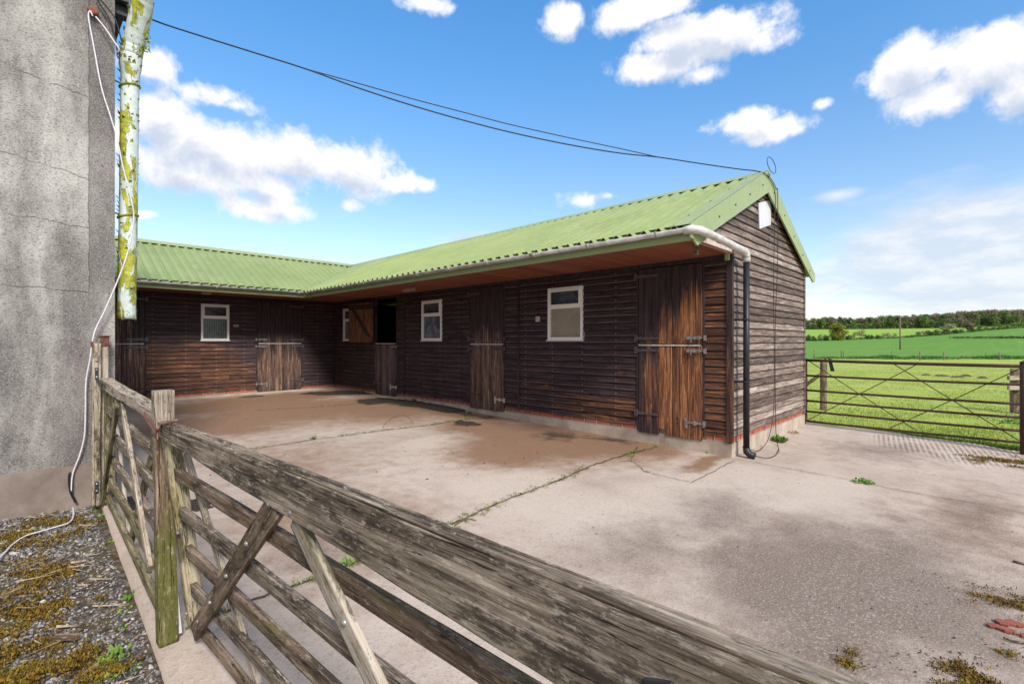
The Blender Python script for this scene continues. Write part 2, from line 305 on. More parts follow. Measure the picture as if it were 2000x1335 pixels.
def yard_mat(bl_brown, bl_dark, bl_grey, bl_light, ridge):
    n = NT('yard_concrete'); o = n.obj(); x, y, z = n.sep(o)
    warp = n.noise(o, 1.1, 4, .6); wx = n.m('ADD', x, n.m('MULTIPLY', n.m('SUBTRACT', warp, .5), .9)); w2 = n.noise(n.scale(o, (1,1,1), (5,3,0)), 1.3, 4, .6); wy = n.m('ADD', y, n.m('MULTIPLY', n.m('SUBTRACT', w2, .5), .9))
    agg = n.noise(o, 75, 3, .8); agg2 = n.noise(o, 30, 5, .8); mid = n.noise(o, 5, 6, .65); big = n.noise(o, .8, 4, .6)
    c = n.mix(n.smooth(big, .35, .65), (.54,.445,.38), (.46,.37,.31)); c = n.mix(n.m('MULTIPLY', n.smooth(mid, .4, .7), .4), c, (.33,.24,.18))
    def mk(L, lo, hi, amp): return n.smooth(n.m('ADD', n.blobs(wx, wy, L), n.m('MULTIPLY', n.m('SUBTRACT', mid, .5), amp)), lo, hi)
    c = n.mix(n.m('MULTIPLY', mk(bl_light, .0, .5, .3), .7), c, (.58,.49,.42))
    c = n.mix(n.m('MULTIPLY', mk(bl_brown, -.15, .60, .6), .92), c, (.235,.125,.066))
    c = n.mix(n.m('MULTIPLY', mk(bl_grey, -.15, .75, .7), .82), c, (.165,.122,.098))
    c = n.mix(n.m('MULTIPLY', mk(bl_dark, .05, .45, 1.0), .9), c, (.035,.026,.02))
    gm_ = n.m('ADD', .30, n.m('MULTIPLY', mk(bl_grey, -.1, .95, .6), .35))
    c = n.mix(n.m('MULTIPLY', n.smooth(agg2, .52, .66), gm_), c, (.13,.10,.085)); c = n.mix(n.m('MULTIPLY', n.smooth(agg, .53, .66), gm_), c, (.15,.12,.10)); c = n.mix(n.m('MULTIPLY', n.smooth(agg, .46, .36), n.m('MULTIPLY', gm_, .8)), c, (.60,.53,.46))
    # tamped ridges
    rx, ry, rr, ang = ridge
    t = n.m('ADD', n.m('MULTIPLY', x, math.cos(ang)), n.m('MULTIPLY', y, math.sin(ang)))
    rid = n.m('SINE', n.m('MULTIPLY', t, 2*math.pi/.06)); rm = n.smooth(n.blobs(wx, wy, [(rx, ry, rr[0], rr[1], 1.)]), .0, .3)
    rid = n.m('MULTIPLY', rid, n.m('MULTIPLY', rm, n.smooth(mid, .3, .6)))
    c = n.mix(n.m('MULTIPLY', n.m('MULTIPLY', n.smooth(rid, .1, -.8), rm), .3), c, (.14,.11,.10))
    h = n.m('ADD', n.m('ADD', n.m('MULTIPLY', agg, .5), n.m('MULTIPLY', agg2, .8)), n.m('MULTIPLY', rid, .6))
    return n.done(c, .85, h, .9, .010, spec=.3)
def soil_mat():
    n = NT('gravel_soil'); o = n.obj(); f = n.noise(o, 22, 6, .75); b = n.noise(o, 2.5, 5, .65)
    c = n.ramp(f, [(.3,(.02,.016,.012)),(.5,(.09,.07,.055)),(.62,(.22,.19,.165)),(.75,(.42,.39,.36))]); c = n.mix(n.m('MULTIPLY', n.smooth(b, .5, .65), .6), c, (.13,.10,.035))
    return n.done(c, .95, f, 1., .02, spec=.2)
M['soil'] = soil_mat()
def stone_mat():
    n = NT('gravel_stones'); r = n.rnd(); f = n.noise(n.obj(), 90, 4, .6)
    c = n.ramp(r, [(0,(.05,.05,.058)),(.2,(.13,.135,.16)),(.45,(.25,.25,.27)),(.65,(.42,.40,.38)),(.75,(.20,.14,.10)),(.88,(.60,.57,.54)),(1,(.09,.075,.065))])
    c = n.mix(n.m('MULTIPLY', f, .5), c, (.09,.08,.07)); return n.done(c, .75, f, .3, .002)
M['stone'] = stone_mat()
def leafy(name, st, rough=.6, trans=.25, big=None):
    n = NT(name); r = n.rnd(); f = n.noise(n.obj(), big or 3., 3, .6)
    c = n.ramp(n.m('ADD', n.m('MULTIPLY', r, .6), n.m('MULTIPLY', n.m('SUBTRACT', f, .3), 1.)), st)
    n.done(c, rough, spec=.25)
    if trans:
        tr = n.node('BsdfTranslucent', {0: c}); ad = n.node('MixShader', {0: trans, 1: n.b.outputs[0], 2: tr.outputs[0]}); n.t.links.new(ad.outputs[0], n.out.inputs[0])
    return n.mat
M['moss'] = leafy('moss', [(.1,(.035,.025,.007)),(.35,(.095,.055,.010)),(.6,(.25,.145,.016)),(.85,(.13,.13,.025))], .9, 0)
M['weed'] = leafy('weed_leaves', [(.2,(.09,.20,.03)),(.6,(.20,.36,.06)),(.9,(.34,.48,.10))])
M['grass'] = leafy('grass_blades', [(.1,(.12,.20,.035)),(.4,(.25,.34,.055)),(.7,(.38,.43,.09)),(.95,(.50,.47,.18))], .6, .3, .6)
M['longgrass'] = leafy('long_grass', [(.2,(.04,.10,.02)),(.5,(.10,.20,.035)),(.8,(.22,.30,.07))], .6, .2, .5)
M['jmoss'] = leafy('joint_moss', [(.1,(.03,.04,.01)),(.4,(.10,.13,.02)),(.7,(.22,.26,.04)),(.95,(.36,.36,.08))], .8, 0)
M['darkweed'] = leafy('nettles', [(.2,(.04,.12,.02)),(.6,(.10,.25,.04)),(.9,(.18,.36,.07))])
def field_mat(name, c1, c2, c3, s1, s2, streak=None):
    n = NT(name); o = n.obj(); a = n.noise(o, s1, 6, .65); b = n.noise(o, s2, 5, .7); f = n.noise(o, s2*7, 4, .7)
    c = n.mix(n.smooth(a, .35, .65), c1, c2); c = n.mix(n.m('MULTIPLY', n.smooth(b, .48, .7), .7), c, c3); c = n.mix(n.m('MULTIPLY', n.smooth(f, .55, .7), .35), c, tuple(x*.45 for x in c1))
    if streak:
        x, y, z = n.sep(o); t = n.noise(n.comb(n.m('MULTIPLY', x, .02), n.m('MULTIPLY', y, .6), 0.), 1., 3, .6); c = n.mix(n.m('MULTIPLY', n.smooth(t, .5, .7), .4), c, streak)
    return n.done(c, .9, b, .6, .05, spec=.15)
M['pasture'] = field_mat('pasture_grass', (.29,.36,.060), (.37,.41,.10), (.17,.27,.04), .25, 2.2)
M['crop'] = field_mat('crop_green', (.105,.235,.030), (.13,.26,.034), (.08,.195,.026), .03, .3, (.18,.32,.07))
M['upper'] = field_mat('upper_green', (.22,.36,.05), (.26,.40,.06), (.19,.32,.045), .02, .2)
M['base'] = simple('base_ground', (.12,.22,.05), (.10,.18,.04), .2, .9)
M['earth'] = simple('bare_earth', (.13,.075,.045), (.05,.03,.02), 20, .95, bs=1, bd=.02)
M['muck'] = simple('wet_muck', (.022,.015,.010), (.060,.042,.028), 30, .8, bs=1, bd=.01)
M['tile'] = simple('red_tile', (.28,.08,.05), (.20,.055,.04), 20, .8)
M['bark'] = simple('bark', (.10,.08,.06), (.05,.04,.03), 3, .9)
M['woodbit'] = timber('wood_scrap', [(.3,(.12,.07,.035)),(.5,(.32,.20,.11)),(.7,(.50,.36,.22))], None)
def tree_leaf(name, a, b, c):
    return leafy(name, [(.15,a),(.5,b),(.85,c)], .7, .15, .25)
M['leaf_dark'] = tree_leaf('leaf_dark', (.045,.070,.025), (.095,.14,.045), (.17,.23,.075))
M['leaf_green'] = tree_leaf('leaf_green', (.065,.12,.03), (.15,.24,.055), (.27,.37,.10))
M['leaf_brown'] = tree_leaf('leaf_brown', (.10,.09,.055), (.21,.19,.11), (.36,.32,.20))
M['leaf_yellow'] = tree_leaf('leaf_yellow', (.10,.11,.02), (.25,.25,.04), (.42,.42,.08))
M['leaf_pale'] = tree_leaf('leaf_pale', (.12,.14,.07), (.28,.29,.17), (.48,.46,.32))
# ============================================================ STABLE BLOCK
VF, UC, UI, VB = 6.272, 2.310, 13.118, 9.603
VG, ZE, VR, ZR, UR, UL, UG = 4.949, 2.597, 7.413, 3.756, 14.22, 11.85, 2.264
PITCH = (ZR-ZE)/(VR-VG)
Tf = lambda s, o, z: (VF-o, s, z)
Tl = lambda s, o, z: (s, UI-o, z)
Tg = lambda s, o, z: (s, UC-o, z)
stable = thing('stable_block', (VF, UC, G(UC)), 'L-shaped dark stained timber stable block with green corrugated roof', 'stable')
def tbox(mb, T, s0, s1, o0, o1, z0, z1, mi=0):
    c = [T(s0,o0,z0),T(s1,o0,z0),T(s1,o1,z0),T(s0,o1,z0),T(s0,o0,z1),T(s1,o0,z1),T(s1,o1,z1),T(s0,o1,z1)]
    mb.hexa(c, mi)
PR = [(0,.019),(.012,.021),(.078,.011),(.083,.003),(.1,.003)]   # shiplap profile: height, out
def prof(h):
    for (h0,o0),(h1,o1) in zip(PR, PR[1:]):
        if h <= h1: return o0+(o1-o0)*(h-h0)/(h1-h0)
    return PR[-1][1]
def cladding(T, s0, s1, z0, z1, openings, pitch=.0985, slope=None, seed=0, joints=()):
    rg = random.Random(seed); mb = MB(); z = z0; row = 0
    while z < z1-1e-4:
        zt = min(z+pitch, z1)
        a0, a1 = s0, s1
        if slope:
            a0, a1 = slope(z, s0, s1)
            if a1-a0 < .05: break
        cuts = sorted({a0, a1, *[c for op in openings for c in op[:2] if a0 < c < a1], *[j for j in joints if a0 < j < a1]})
        # random butt joints
        for (c0, c1) in zip(cuts, cuts[1:]):
            spans = [(z, zt)]
            for (p0, p1, q0, q1) in openings:
                if p0 <= (c0+c1)/2 <= p1:
                    ns = []
                    for (l, h) in spans:
                        if q1 <= l or q0 >= h: ns.append((l, h)); continue
                        if q0 > l+.004: ns.append((l, q0))
                        if q1 < h-.004: ns.append((q1, h))
                    spans = ns
            for (l, h) in spans:
                hs = sorted({l, h, *[z+k*pitch/.1 for k, _ in PR if l < z+k*pitch/.1 < h]})
                n = max(1, int((c1-c0)/.22)); base = rg.uniform(-.002, .002); vs = []
                poly_n = len(hs)+2
                for i in range(n+1):
                    s = c0+(c1-c0)*i/n; s += (.001 if i == 0 else -.001 if i == n else 0)
                    jo = base+rg.uniform(-.0025, .0025); jz = rg.uniform(-.004, .004) if 0 < i < n else 0
                    vs.append(T(s, -.004, hs[0]))
                    for hh in hs: vs.append(T(s, max(.001, prof((hh-z)*.1/pitch)+jo), hh+(jz if hh in (hs[0],) and l == z else 0)))
                    vs.append(T(s, -.004, hs[-1]))
                fs = [tuple(range(poly_n)), tuple(n*poly_n+k for k in range(poly_n-1, -1, -1))]
                for i in range(n):
                    for k in range(poly_n):
                        k2 = (k+1) % poly_n; fs.append((i*poly_n+k, (i+1)*poly_n+k, (i+1)*poly_n+k2, i*poly_n+k2))
                mb.add(vs, fs)
        z = zt; row += 1
    return mb
ZB, ZS, ZT = .20, 1.36, 2.418
D3 = (3.591, 2.653); D2 = (7.267, 6.32); D1 = (10.835, 9.90); L2 = (5.365, 4.26); L1 = (1.99, .95)
WZ0, WZ1 = 1.425, 2.281
W3 = (4.561, 5.275); W2 = (8.170, 8.883); W1 = (11.80, 12.516); WL = (3.041, 3.631)
fo = [(min(d), max(d), 0., ZT+.01) for d in (D1, D2, D3)]+[(a, b, WZ0, WZ1) for a, b in (W1, W2, W3)]
lo = [(min(d), max(d), 0., ZT+.01) for d in (L1, L2)]+[(WL[0], WL[1], WZ0, WZ1)]
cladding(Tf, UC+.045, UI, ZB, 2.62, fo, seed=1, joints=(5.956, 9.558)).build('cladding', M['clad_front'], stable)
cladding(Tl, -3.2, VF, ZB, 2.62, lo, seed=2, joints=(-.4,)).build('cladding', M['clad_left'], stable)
def gs(z, s0, s1):
    zr = ZR-.05
    def lim(v): return zr-abs(v-VR)*PITCH
    a0 = VF+.005 if z < 2.52 else VR-(zr-z)/PITCH
    a1 = s1 if z < lim(s1) else VR+(zr-z)/PITCH
    return max(s0, a0), min(s1, a1)
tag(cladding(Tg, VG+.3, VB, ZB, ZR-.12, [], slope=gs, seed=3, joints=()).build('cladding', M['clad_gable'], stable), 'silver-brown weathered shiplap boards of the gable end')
# back walls, inner lining, floor
mb = MB(); mb.box((VB-.04, UC+.03, 0), (VB, UR+2.5, 2.7)); mb.box((-3.2, UR+2.44, 0), (VB, UR+2.5, 2.7)); mb.box((-3.2, UI+.06, 0), (-3.16, UR+2.44, 2.7))
mb.build('rear_wall', M['clad_gable'], stable)
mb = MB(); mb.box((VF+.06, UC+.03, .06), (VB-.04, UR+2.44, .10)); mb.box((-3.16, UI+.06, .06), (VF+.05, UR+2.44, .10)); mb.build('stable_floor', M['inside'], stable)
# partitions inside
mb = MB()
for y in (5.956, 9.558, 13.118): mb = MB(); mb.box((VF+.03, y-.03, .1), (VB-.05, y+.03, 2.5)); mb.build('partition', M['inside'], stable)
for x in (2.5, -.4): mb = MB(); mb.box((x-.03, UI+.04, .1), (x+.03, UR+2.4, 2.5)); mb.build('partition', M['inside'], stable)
# plinth + brick course (gaps at the doors for bricks)
mb = MB()
def seg_plinth(T, s0, s1, cuts, o):
    n = max(1, int((s1-s0)/.4))
    for i in range(n):
        a, b = s0+(s1-s0)*i/n, s0+(s1-s0)*(i+1)/n; tbox(mb, T, a, b, -.12, o, -.35, .128)
seg_plinth(Tf, UC-.018, UI+.0, [], .018); seg_plinth(Tl, -3.2, VF-.02, [], .018)
tbox(mb, Tg, VF+.12, VB+.02, -.12, .018, -.35, .128)
mb.build('concrete_plinth', M['plinth'], stable)
mb = MB()
for i in range(24): a = -2.6+8.5*i/24; tbox(mb, Tl, a, a+8.5/24-.002, .0185, .26+.03*math.sin(i*1.7), .0, .133)
mb.build('concrete_apron', M['plinth'], stable, bevel=.01)
mb = MB()
def bricks(T, s0, s1, skip):
    s = s0; rg = random.Random(5)
    while s < s1:
        e = min(s+.222, s1)
        if not any(a-.02 < (s+e)/2 < b+.02 for a, b in skip): tbox(mb, T, s+.004, e-.004, -.08, .004+rg.uniform(-.004, .007), .129, .1985)
        s += .23
for (T_, ra) in ((Tf, (UC-.005, D3[1]-.02)), (Tf, (D3[0]+.02, D2[1]-.02)), (Tf, (D2[0]+.02, D1[1]-.02)), (Tf, (D1[0]+.02, UI-.01)), (Tl, (-3.2, L1[1]-.02)), (Tl, (L1[0]+.02, L2[1]-.02)), (Tl, (L2[0]+.02, VF-.02)), (Tg, (VF+.09, VB))):
    mb = MB(); bricks(T_, ra[0], ra[1], []); mb.build('brick_course', M['brick'], stable, bevel=.004)
mb = MB(); tbox(mb, Tf, UC+.0, UI, -.10, -.012, .10, .1995); tbox(mb, Tg, VF+.11, VB, -.10, -.012, .10, .1995); tbox(mb, Tl, -3.2, VF, -.10, -.012, .10, .1995)
mb.build('mortar_bed', M['plinth'], stable)
# corner board, joint battens
mb = MB(); tbox(mb, Tf, UC-.03, UC+.044, -.02, .032, .135, 2.56); mb.build('corner_board', M['trim'], stable, bevel=.003)
mb = MB(); tbox(mb, Tg, VB-.06, VB+.012, -.02, .03, .16, 2.6); mb.build('corner_board', M['clad_gable'], stable, bevel=.003)
for s in (5.956, 9.558):
    mb = MB(); tbox(mb, Tf, s-.018, s+.018, .004, .036, ZB-.01, 2.56); mb.build('joint_batten', M['door_dark'], stable, bevel=.002)
mb = MB(); tbox(mb, Tf, UI-.06, UI-.02, .004, .035, ZB, 2.56); mb.build('joint_batten', M['door_dark'], stable)
# ---- roof
def corr(t, p=.178):   # rib height at distance t
    u = (t % p)/p
    return .045*(math.cos((u-.5)*2*math.pi/ .62)*.5+.5) if abs(u-.5) < .31 else 0.
def slope_sheet(name, stations, lo, hi, along, nrm=.9):
    mb = MB(); nrow = 2; vs = []; fs = []
    for t in stations:
        a, b = lo(t), hi(t); h = corr(t)
        for k in range(nrow):
            q = Vector(a).lerp(Vector(b), k/(nrow-1)); q.z += h*1.1; vs.append(q)
    n = len(stations)
    fs = [(i*nrow+k, (i+1)*nrow+k, (i+1)*nrow+k+1, i*nrow+k+1) for i in range(n-1) for k in range(nrow-1)]
    mb.add(vs, fs); return mb
def arange(a, b, st):
    n = int(math.ceil((b-a)/st)); return [a+(b-a)*i/n for i in range(n+1)]
OV = .035
mb = MB()
# screws dots live in the sheet mesh
def add_screws(mb, pts, n, r=.009):
    n = Vector(n).normalized(); a = n.cross(Vector((0,0,1))).normalized(); b = n.cross(a)
    for p in pts:
        p = Vector(p); ring = [p+(a*math.cos(k*math.pi/3)+b*math.sin(k*math.pi/3))*r for k in range(6)]
        mb.add([q for q in ring]+[q+n*.008 for q in ring], [tuple(range(6, 12))]+[(k, (k+1)%6, (k+1)%6+6, k+6) for k in range(6)], 1)
nf = Vector((-PITCH, 0, 1)); nl = Vector((0, -PITCH, 1))
s1 = slope_sheet('', arange(UG, UR, .0222), lambda t: (VG-OV if t < UL-OV else VG-OV+(t-UL+OV)*(VR-VG+OV)/(UR-UL+OV), t, ZE-OV*PITCH if t < UL-OV else ZE-OV*PITCH+(t-UL+OV)*PITCH), lambda t: (VR, t, ZR), 'y')
sc_pts = []
for t in [UG+.089+.178*2*i for i in range(26)]:
    for fr in (.08, .38, .68, .96):
        x = VG+(VR-VG)*fr
        tt = (math.floor(t/.178)+.5)*.178
        if tt < UL-.3 or x > VG+(tt-UL)+.3: sc_pts.append((x, tt, ZE+(x-VG)*PITCH+.036))
add_screws(s1, sc_pts, nf)
s1.build('corrugated_roof', [M['roof'], M['strap']], stable, smooth=False, solid=.006)
s2 = slope_sheet('', arange(-3.5, VR, .0222), lambda t: (t, UL-OV if t < VG-OV else UL-OV+(t-VG+OV)*(UR-UL+OV)/(VR-VG+OV), ZE-OV*PITCH if t < VG-OV else ZE-OV*PITCH+(t-VG+OV)*PITCH), lambda t: (t, UR, ZR), 'x')
sc_pts = []
for t in [-1+.178*2*i for i in range(22)]:
    for fr in (.08, .38, .68, .96):
        y = UL+(UR-UL)*fr; tt = (math.floor(t/.178)+.5)*.178
        if tt < VG-.3 or y > UL+(tt-VG)+.3: sc_pts.append((tt, y, ZE+(y-UL)*PITCH+.036))
add_screws(s2, sc_pts, nl)
s2.build('corrugated_roof', [M['roof'], M['strap']], stable, solid=.006)
slope_sheet('', arange(UG, UR+2.5, .0444), lambda t: (VR if t <= UR else VR+(t-UR), t, ZR if t <= UR else ZR-(t-UR)*PITCH), lambda t: (VB+.36, t, ZR-(VB+.36-VR)*PITCH), 'y').build('corrugated_roof', M['roof'], stable, solid=.006)
slope_sheet('', arange(-3.5, VB+.3, .0444), lambda t: (t, UR if t <= VR else UR+(t-VR), ZR if t <= VR else ZR-(t-VR)*PITCH), lambda t: (t, UR+2.52, ZR-2.52*PITCH), 'x').build('corrugated_roof', M['roof'], stable, solid=.006)
# ridge caps: V shape raised over the ribs
mb = MB(); c = .20; t_ = .052
poly = [(VR-c, 0, ZR-c*PITCH+t_-.004), (VR, 0, ZR+t_), (VR+c, 0, ZR-c*PITCH+t_-.004), (VR+c, 0, ZR-c*PITCH+t_-.012), (VR, 0, ZR+t_-.010), (VR-c, 0, ZR-c*PITCH+t_-.012)]
mb.prism([(x, UG-.03, z) for x, _, z in poly], (0, UR-UG+.03, 0)); mb.build('ridge_cap', M['green'], stable)
mb = MB(); poly = [(UR-c, ZR-c*PITCH+t_-.004), (UR, ZR+t_+.002), (UR+c, ZR-c*PITCH+t_-.004), (UR+c, ZR-c*PITCH+t_-.012), (UR, ZR+t_-.008), (UR-c, ZR-c*PITCH+t_-.012)]
mb.prism([(-3.5, y, z) for y, z in poly], (VR+3.5, 0, 0)); mb.build('ridge_cap', M['green'], stable)
# dark foam filler under ribs at ridge and eave
mb = MB()
mb.box((VR-.17, UG+.05, ZR-.17*PITCH-.01), (VR-.14, UR, ZR-.17*PITCH+.030)); mb.box((-3.5, UR-.17, ZR-.17*PITCH-.01), (VR-.1, UR-.14, ZR-.17*PITCH+.030))
mb.box((VG+.03, UG+.05, ZE-.03), (VG+.05, UL, ZE+.045)); mb.box((-3.4, UL+.03, ZE-.03), (VG, UL+.05, ZE+.045))
mb.build('eaves_filler', M['black'], stable)
# verge flashing over the sheets + bargeboard face
def verge(side):
    mb = MB(); sg = -1 if side == 'f' else 1; x1 = VG-OV if side == 'f' else VB+.37
    zl = ZR-abs(x1-VR)*PITCH
    up = .046; y0, y1 = UG-.045, UG+.20
    a = [(x1, y0, zl+up), (VR, y0, ZR+up), (VR, y1, ZR+up), (x1, y1, zl+up)]
    mb.prism([Vector(p) for p in a], (0, 0, -.006))
    d0, d1 = (.205, .262) if side == 'f' else (.17, .262)
    f = [(x1, y0-.004, zl+up), (VR, y0-.004, ZR+up), (VR, y0-.004, ZR-d1), (x1+(.20 if side == 'f' else -.12), y0-.004, zl+(.20 if side == 'f' else .12)*PITCH-d0), (x1+(.02 if side=='f' else 0), y0-.004, zl-.10)]
    mb.prism(f, (0, .022, 0))
    pts = [(VR+sg*q, y0-.004, ZR-q*PITCH-.10) for q in (.25, .75, 1.25, 1.75, 2.2)]+[(VR+sg*.03, y0-.004, ZR-.02)]
    add_screws(mb, pts, (0,-1,0), .013)
    pts = [(VR+sg*q, y1-.05, ZR-q*PITCH+up) for q in (.3, .9, 1.5, 2.1)]; add_screws(mb, pts, (sg*PITCH, 0, 1), .013)
    return mb.build('bargeboard', [M['green'], M['strap']], stable)
verge('f'); verge('b')
# fascia and soffit
mb = MB(); mb.box((VG+.035, UG-.02, 2.466), (VG+.06, UL+.06, 2.60)); mb.build('fascia', M['green'], stable)
mb = MB(); mb.box((-3.5, UL+.035, 2.466), (VG+.06, UL+.0595, 2.60)); mb.build('fascia', M['green'], stable)
# boxed eaves end: green return piece
mb = MB(); mb.prism([(VG+.0, UG-.048, 2.60), (VG+.0, UG-.048, 2.50), (VG+.13, UG-.048, 2.42), (VG+.33, UG-.048, 2.50), (VG+.42, UG-.048, 2.60)], (0, .02, 0)); mb.build('eaves_return', M['green'], stable)
mb = MB(); mb.box((VG+.061, UG+.0, 2.488), (VF+.02, UI+.1, 2.50)); mb.box((-3.5, UL+.061, 2.4885), (VG+.06, UI+.1, 2.5005)); mb.build('soffit', M['soffit'], stable)
mb = MB(); tbox(mb, Tf, UC-.02, UI, .022, .045, 2.43, 2.487); tbox(mb, Tl, -3.2, VF-.05, .022, .045, 2.43, 2.487); mb.build('wall_plate', M['door_dark'], stable)
for (x, y) in ((VG+.33, UG+.04), (VF-.14, UG+.02)):
    mb = MB(); mb.box((x, y, 2.36 if x < 5.5 else 2.40), (x+.035, y+.05, 2.487)); mb.build('bracket_end', M['green'] if x > 5.5 else M['timber_dark'], stable, bevel=.002)
mb = MB(); mb.prism([(VG+.40, UG+.02, 2.487), (VF+.02, UG+.02, 2.487), (VF+.02, UG+.02, 2.62), (VG+.40, UG+.02, 2.62)], (0, .02, 0)); mb.build('eaves_end_board', M['white_dirty'], stable)
# ---- gutters (half round) with brackets
def gutter(p0, p1, outdir, name='gutter'):
    mb = MB(); p0 = Vector(p0); p1 = Vector(p1); r = .047; o = Vector(outdir); rg = []
    for rr in (r, r-.004):
        for k in range(13):
            th = math.pi*k/12; rg.append(o*(math.cos(th)*rr)+Vector((0, 0, -math.sin(th)*rr*1.0)))
    n = 26; vs = [p0+q for q in rg]+[p1+q for q in rg]
    fs = [(k, k+1, n+k+1, n+k) for k in range(12)]+[(13+k, 13+k+1, n+13+k+1, n+13+k) for k in range(12)]+[(0, 13, n+13, n), (12, 25, n+25, n+12)]
    fs += [(k, k+1, 14+k, 13+k) for k in range(12)]+[(n+k, n+k+1, n+14+k, n+13+k) for k in range(12)]
    mb.add(vs, fs); g = mb.build(name, M['gutter_grey'], stable, smooth=True)
    L = (p1-p0).length; d = (p1-p0).normalized(); nb = int(L/.92)
    for i in range(nb+1):
        c = p0+d*(.35+i*(L-.5)/max(1, nb)); wide = .045 if i % 3 == 2 else .014
        m2 = MB(); vs = []
        for s in (-wide, wide):
            for rr in (r+.007, r+.001):
                for k in range(13):
                    th = math.pi*k/12; vs.append(c+d*s+o*(math.cos(th)*rr)+Vector((0, 0, -math.sin(th)*rr+.003)))
        fs = [(k, k+1, 26+k+1, 26+k) for k in range(12)]+[(k, k+1, 14+k, 13+k) for k in range(12)]+[(26+k, 26+k+1, 40+k, 39+k) for k in range(12)]
        m2.add(vs, fs); m2.build('gutter_bracket', M['white_dirty'] if wide < .02 else M['gutter_grey'], g, smooth=True)
    return g
GX, GZ = VG-.022, 2.585
gutter((GX, UG-.02, GZ), (GX, UL-.045, GZ), (-1, 0, 0)); gutter((-3.4, UL-.022, GZ), (GX, UL-.022, GZ), (0, -1, 0))
# swan neck from gutter end, then black downpipe
mb = MB()
pts = [(GX, UG+.03, GZ-.02), (GX+.01, UG-.05, GZ-.015), (GX+.09, UG-.10, GZ-.02), (GX+.22, UG-.115, GZ-.03), (GX+.5, UG-.115, GZ-.04), (GX+.9, UG-.11, GZ-.055), (GX+1.25, UG-.10, GZ-.065), (6.33, UG-.10, GZ-.075), (6.375, UG-.10, GZ-.10), (6.385, UG-.10, GZ-.16)]
mb.tube(pts, [.044]+[.043]*6+[.045, .048, .046], 16); mb.tube([(6.385, UG-.10, GZ-.20), (6.385, UG-.10, GZ-.13)], .047, 16)
nk = mb.build('swan_neck_pipe', M['pvc'], stable, smooth=True)
mb = MB(); mb.tube([(GX+.58, UG-.115, GZ-.044), (GX+.61, UG-.115, GZ-.045)], .049, 16); mb.build('collar', M['pvc'], nk)
mb = MB(); mb.tube([(6.275, UG-.10, GZ-.072), (6.30, UG-.10, GZ-.073)], .051, 16); mb.build('collar', M['pvc'], nk)
zb_ = G(UC)
mb = MB(); mb.tube([(6.385, UG-.10, GZ-.19), (6.385, UG-.10, zb_+.10)], .037, 20); dp = mb.build('downpipe', M['blackpipe'], stable, smooth=True)
mb = MB(); mb.tube([(6.385, UG-.10, zb_+.13), (6.385, UG-.105, zb_+.075), (6.39, UG-.14, zb_+.045), (6.40, UG-.20, zb_+.03)], [.042, .044, .044, .044], 18); mb.build('shoe', M['blackpipe'], dp, smooth=True)
for z in (1.67, .90):
    mb = MB(); mb.tube([(6.385, UG-.10, z-.012), (6.385, UG-.10, z+.012)], .042, 18); mb.box((6.30, UG-.115, z-.008), (6.47, UG-.075, z+.008)); mb.box((6.31, UG-.1, z-.012), (6.33, UC-.02, z+.012)); mb.build('pipe_clip', M['blackpipe'], dp)
# ---- windows
def window(T, s0, s1, low, grid=False, low_name='pane'):
    mb = MB(); f = .045; o0, o1 = -.05, .036; zm = WZ0+(WZ1-WZ0)*.62
    tbox(mb, T, s0, s0+f, o0, o1, WZ0, WZ1); tbox(mb, T, s1-f, s1, o0, o1, WZ0, WZ1)
    tbox(mb, T, s0+f, s1-f, o0, o1, WZ1-f, WZ1); tbox(mb, T, s0+f, s1-f, o0, o1, WZ0, WZ0+f); tbox(mb, T, s0+f, s1-f, o0, o1, zm-.02, zm+.02)
    tbox(mb, T, s0-.02, s1+.02, o0, .050, WZ0-.018, WZ0-.001)
    w = mb.build('window', M['white'], stable, bevel=.003)
    mb = MB(); g = .036; a, b = s0+f+.002, s1-f-.002; c, d = zm+.022, WZ1-f-.002; p0, p1 = -.02, .044
    a -= .012; b += .012; c -= .008; d += .012; p0 = .0365; p1 = .050
    tbox(mb, T, a, a+g, p0, p1, c, d); tbox(mb, T, b-g, b, p0, p1, c, d); tbox(mb, T, a+g, b-g, p0, p1, d-g, d); tbox(mb, T, a+g, b-g, p0, p1, c, c+g)
    mb.build('top_sash', M['white'], w, bevel=.003)
    mb = MB(); tbox(mb, T, s0+f, s1-f, -.010, -.004, zm+.02, WZ1-f); mb.build('pane', M['pane_dark'], w)
    mb = MB(); tbox(mb, T, s0+f, s1-f, -.010, -.004, WZ0+f, zm-.02); mb.build('pane', low, w)
    if grid:
        mb = MB(); k = s0+f+.02
        while k < s1-f: tbox(mb, T, k, k+.004, .004, .008, WZ0+f, zm-.02); k += .047
        z = WZ0+f+.02
        while z < zm-.02: tbox(mb, T, s0+f, s1-f, .0085, .0125, z, z+.004); z += .047
        mb.build('wire_mesh', M['steel'], w)
    return w
window(Tf, *W3, M['pane_beige']); window(Tf, *W2, M['pane_blue']); window(Tf, *W1, M['pane_blue']); window(Tl, *WL, M['pane_green_reflection'], True)
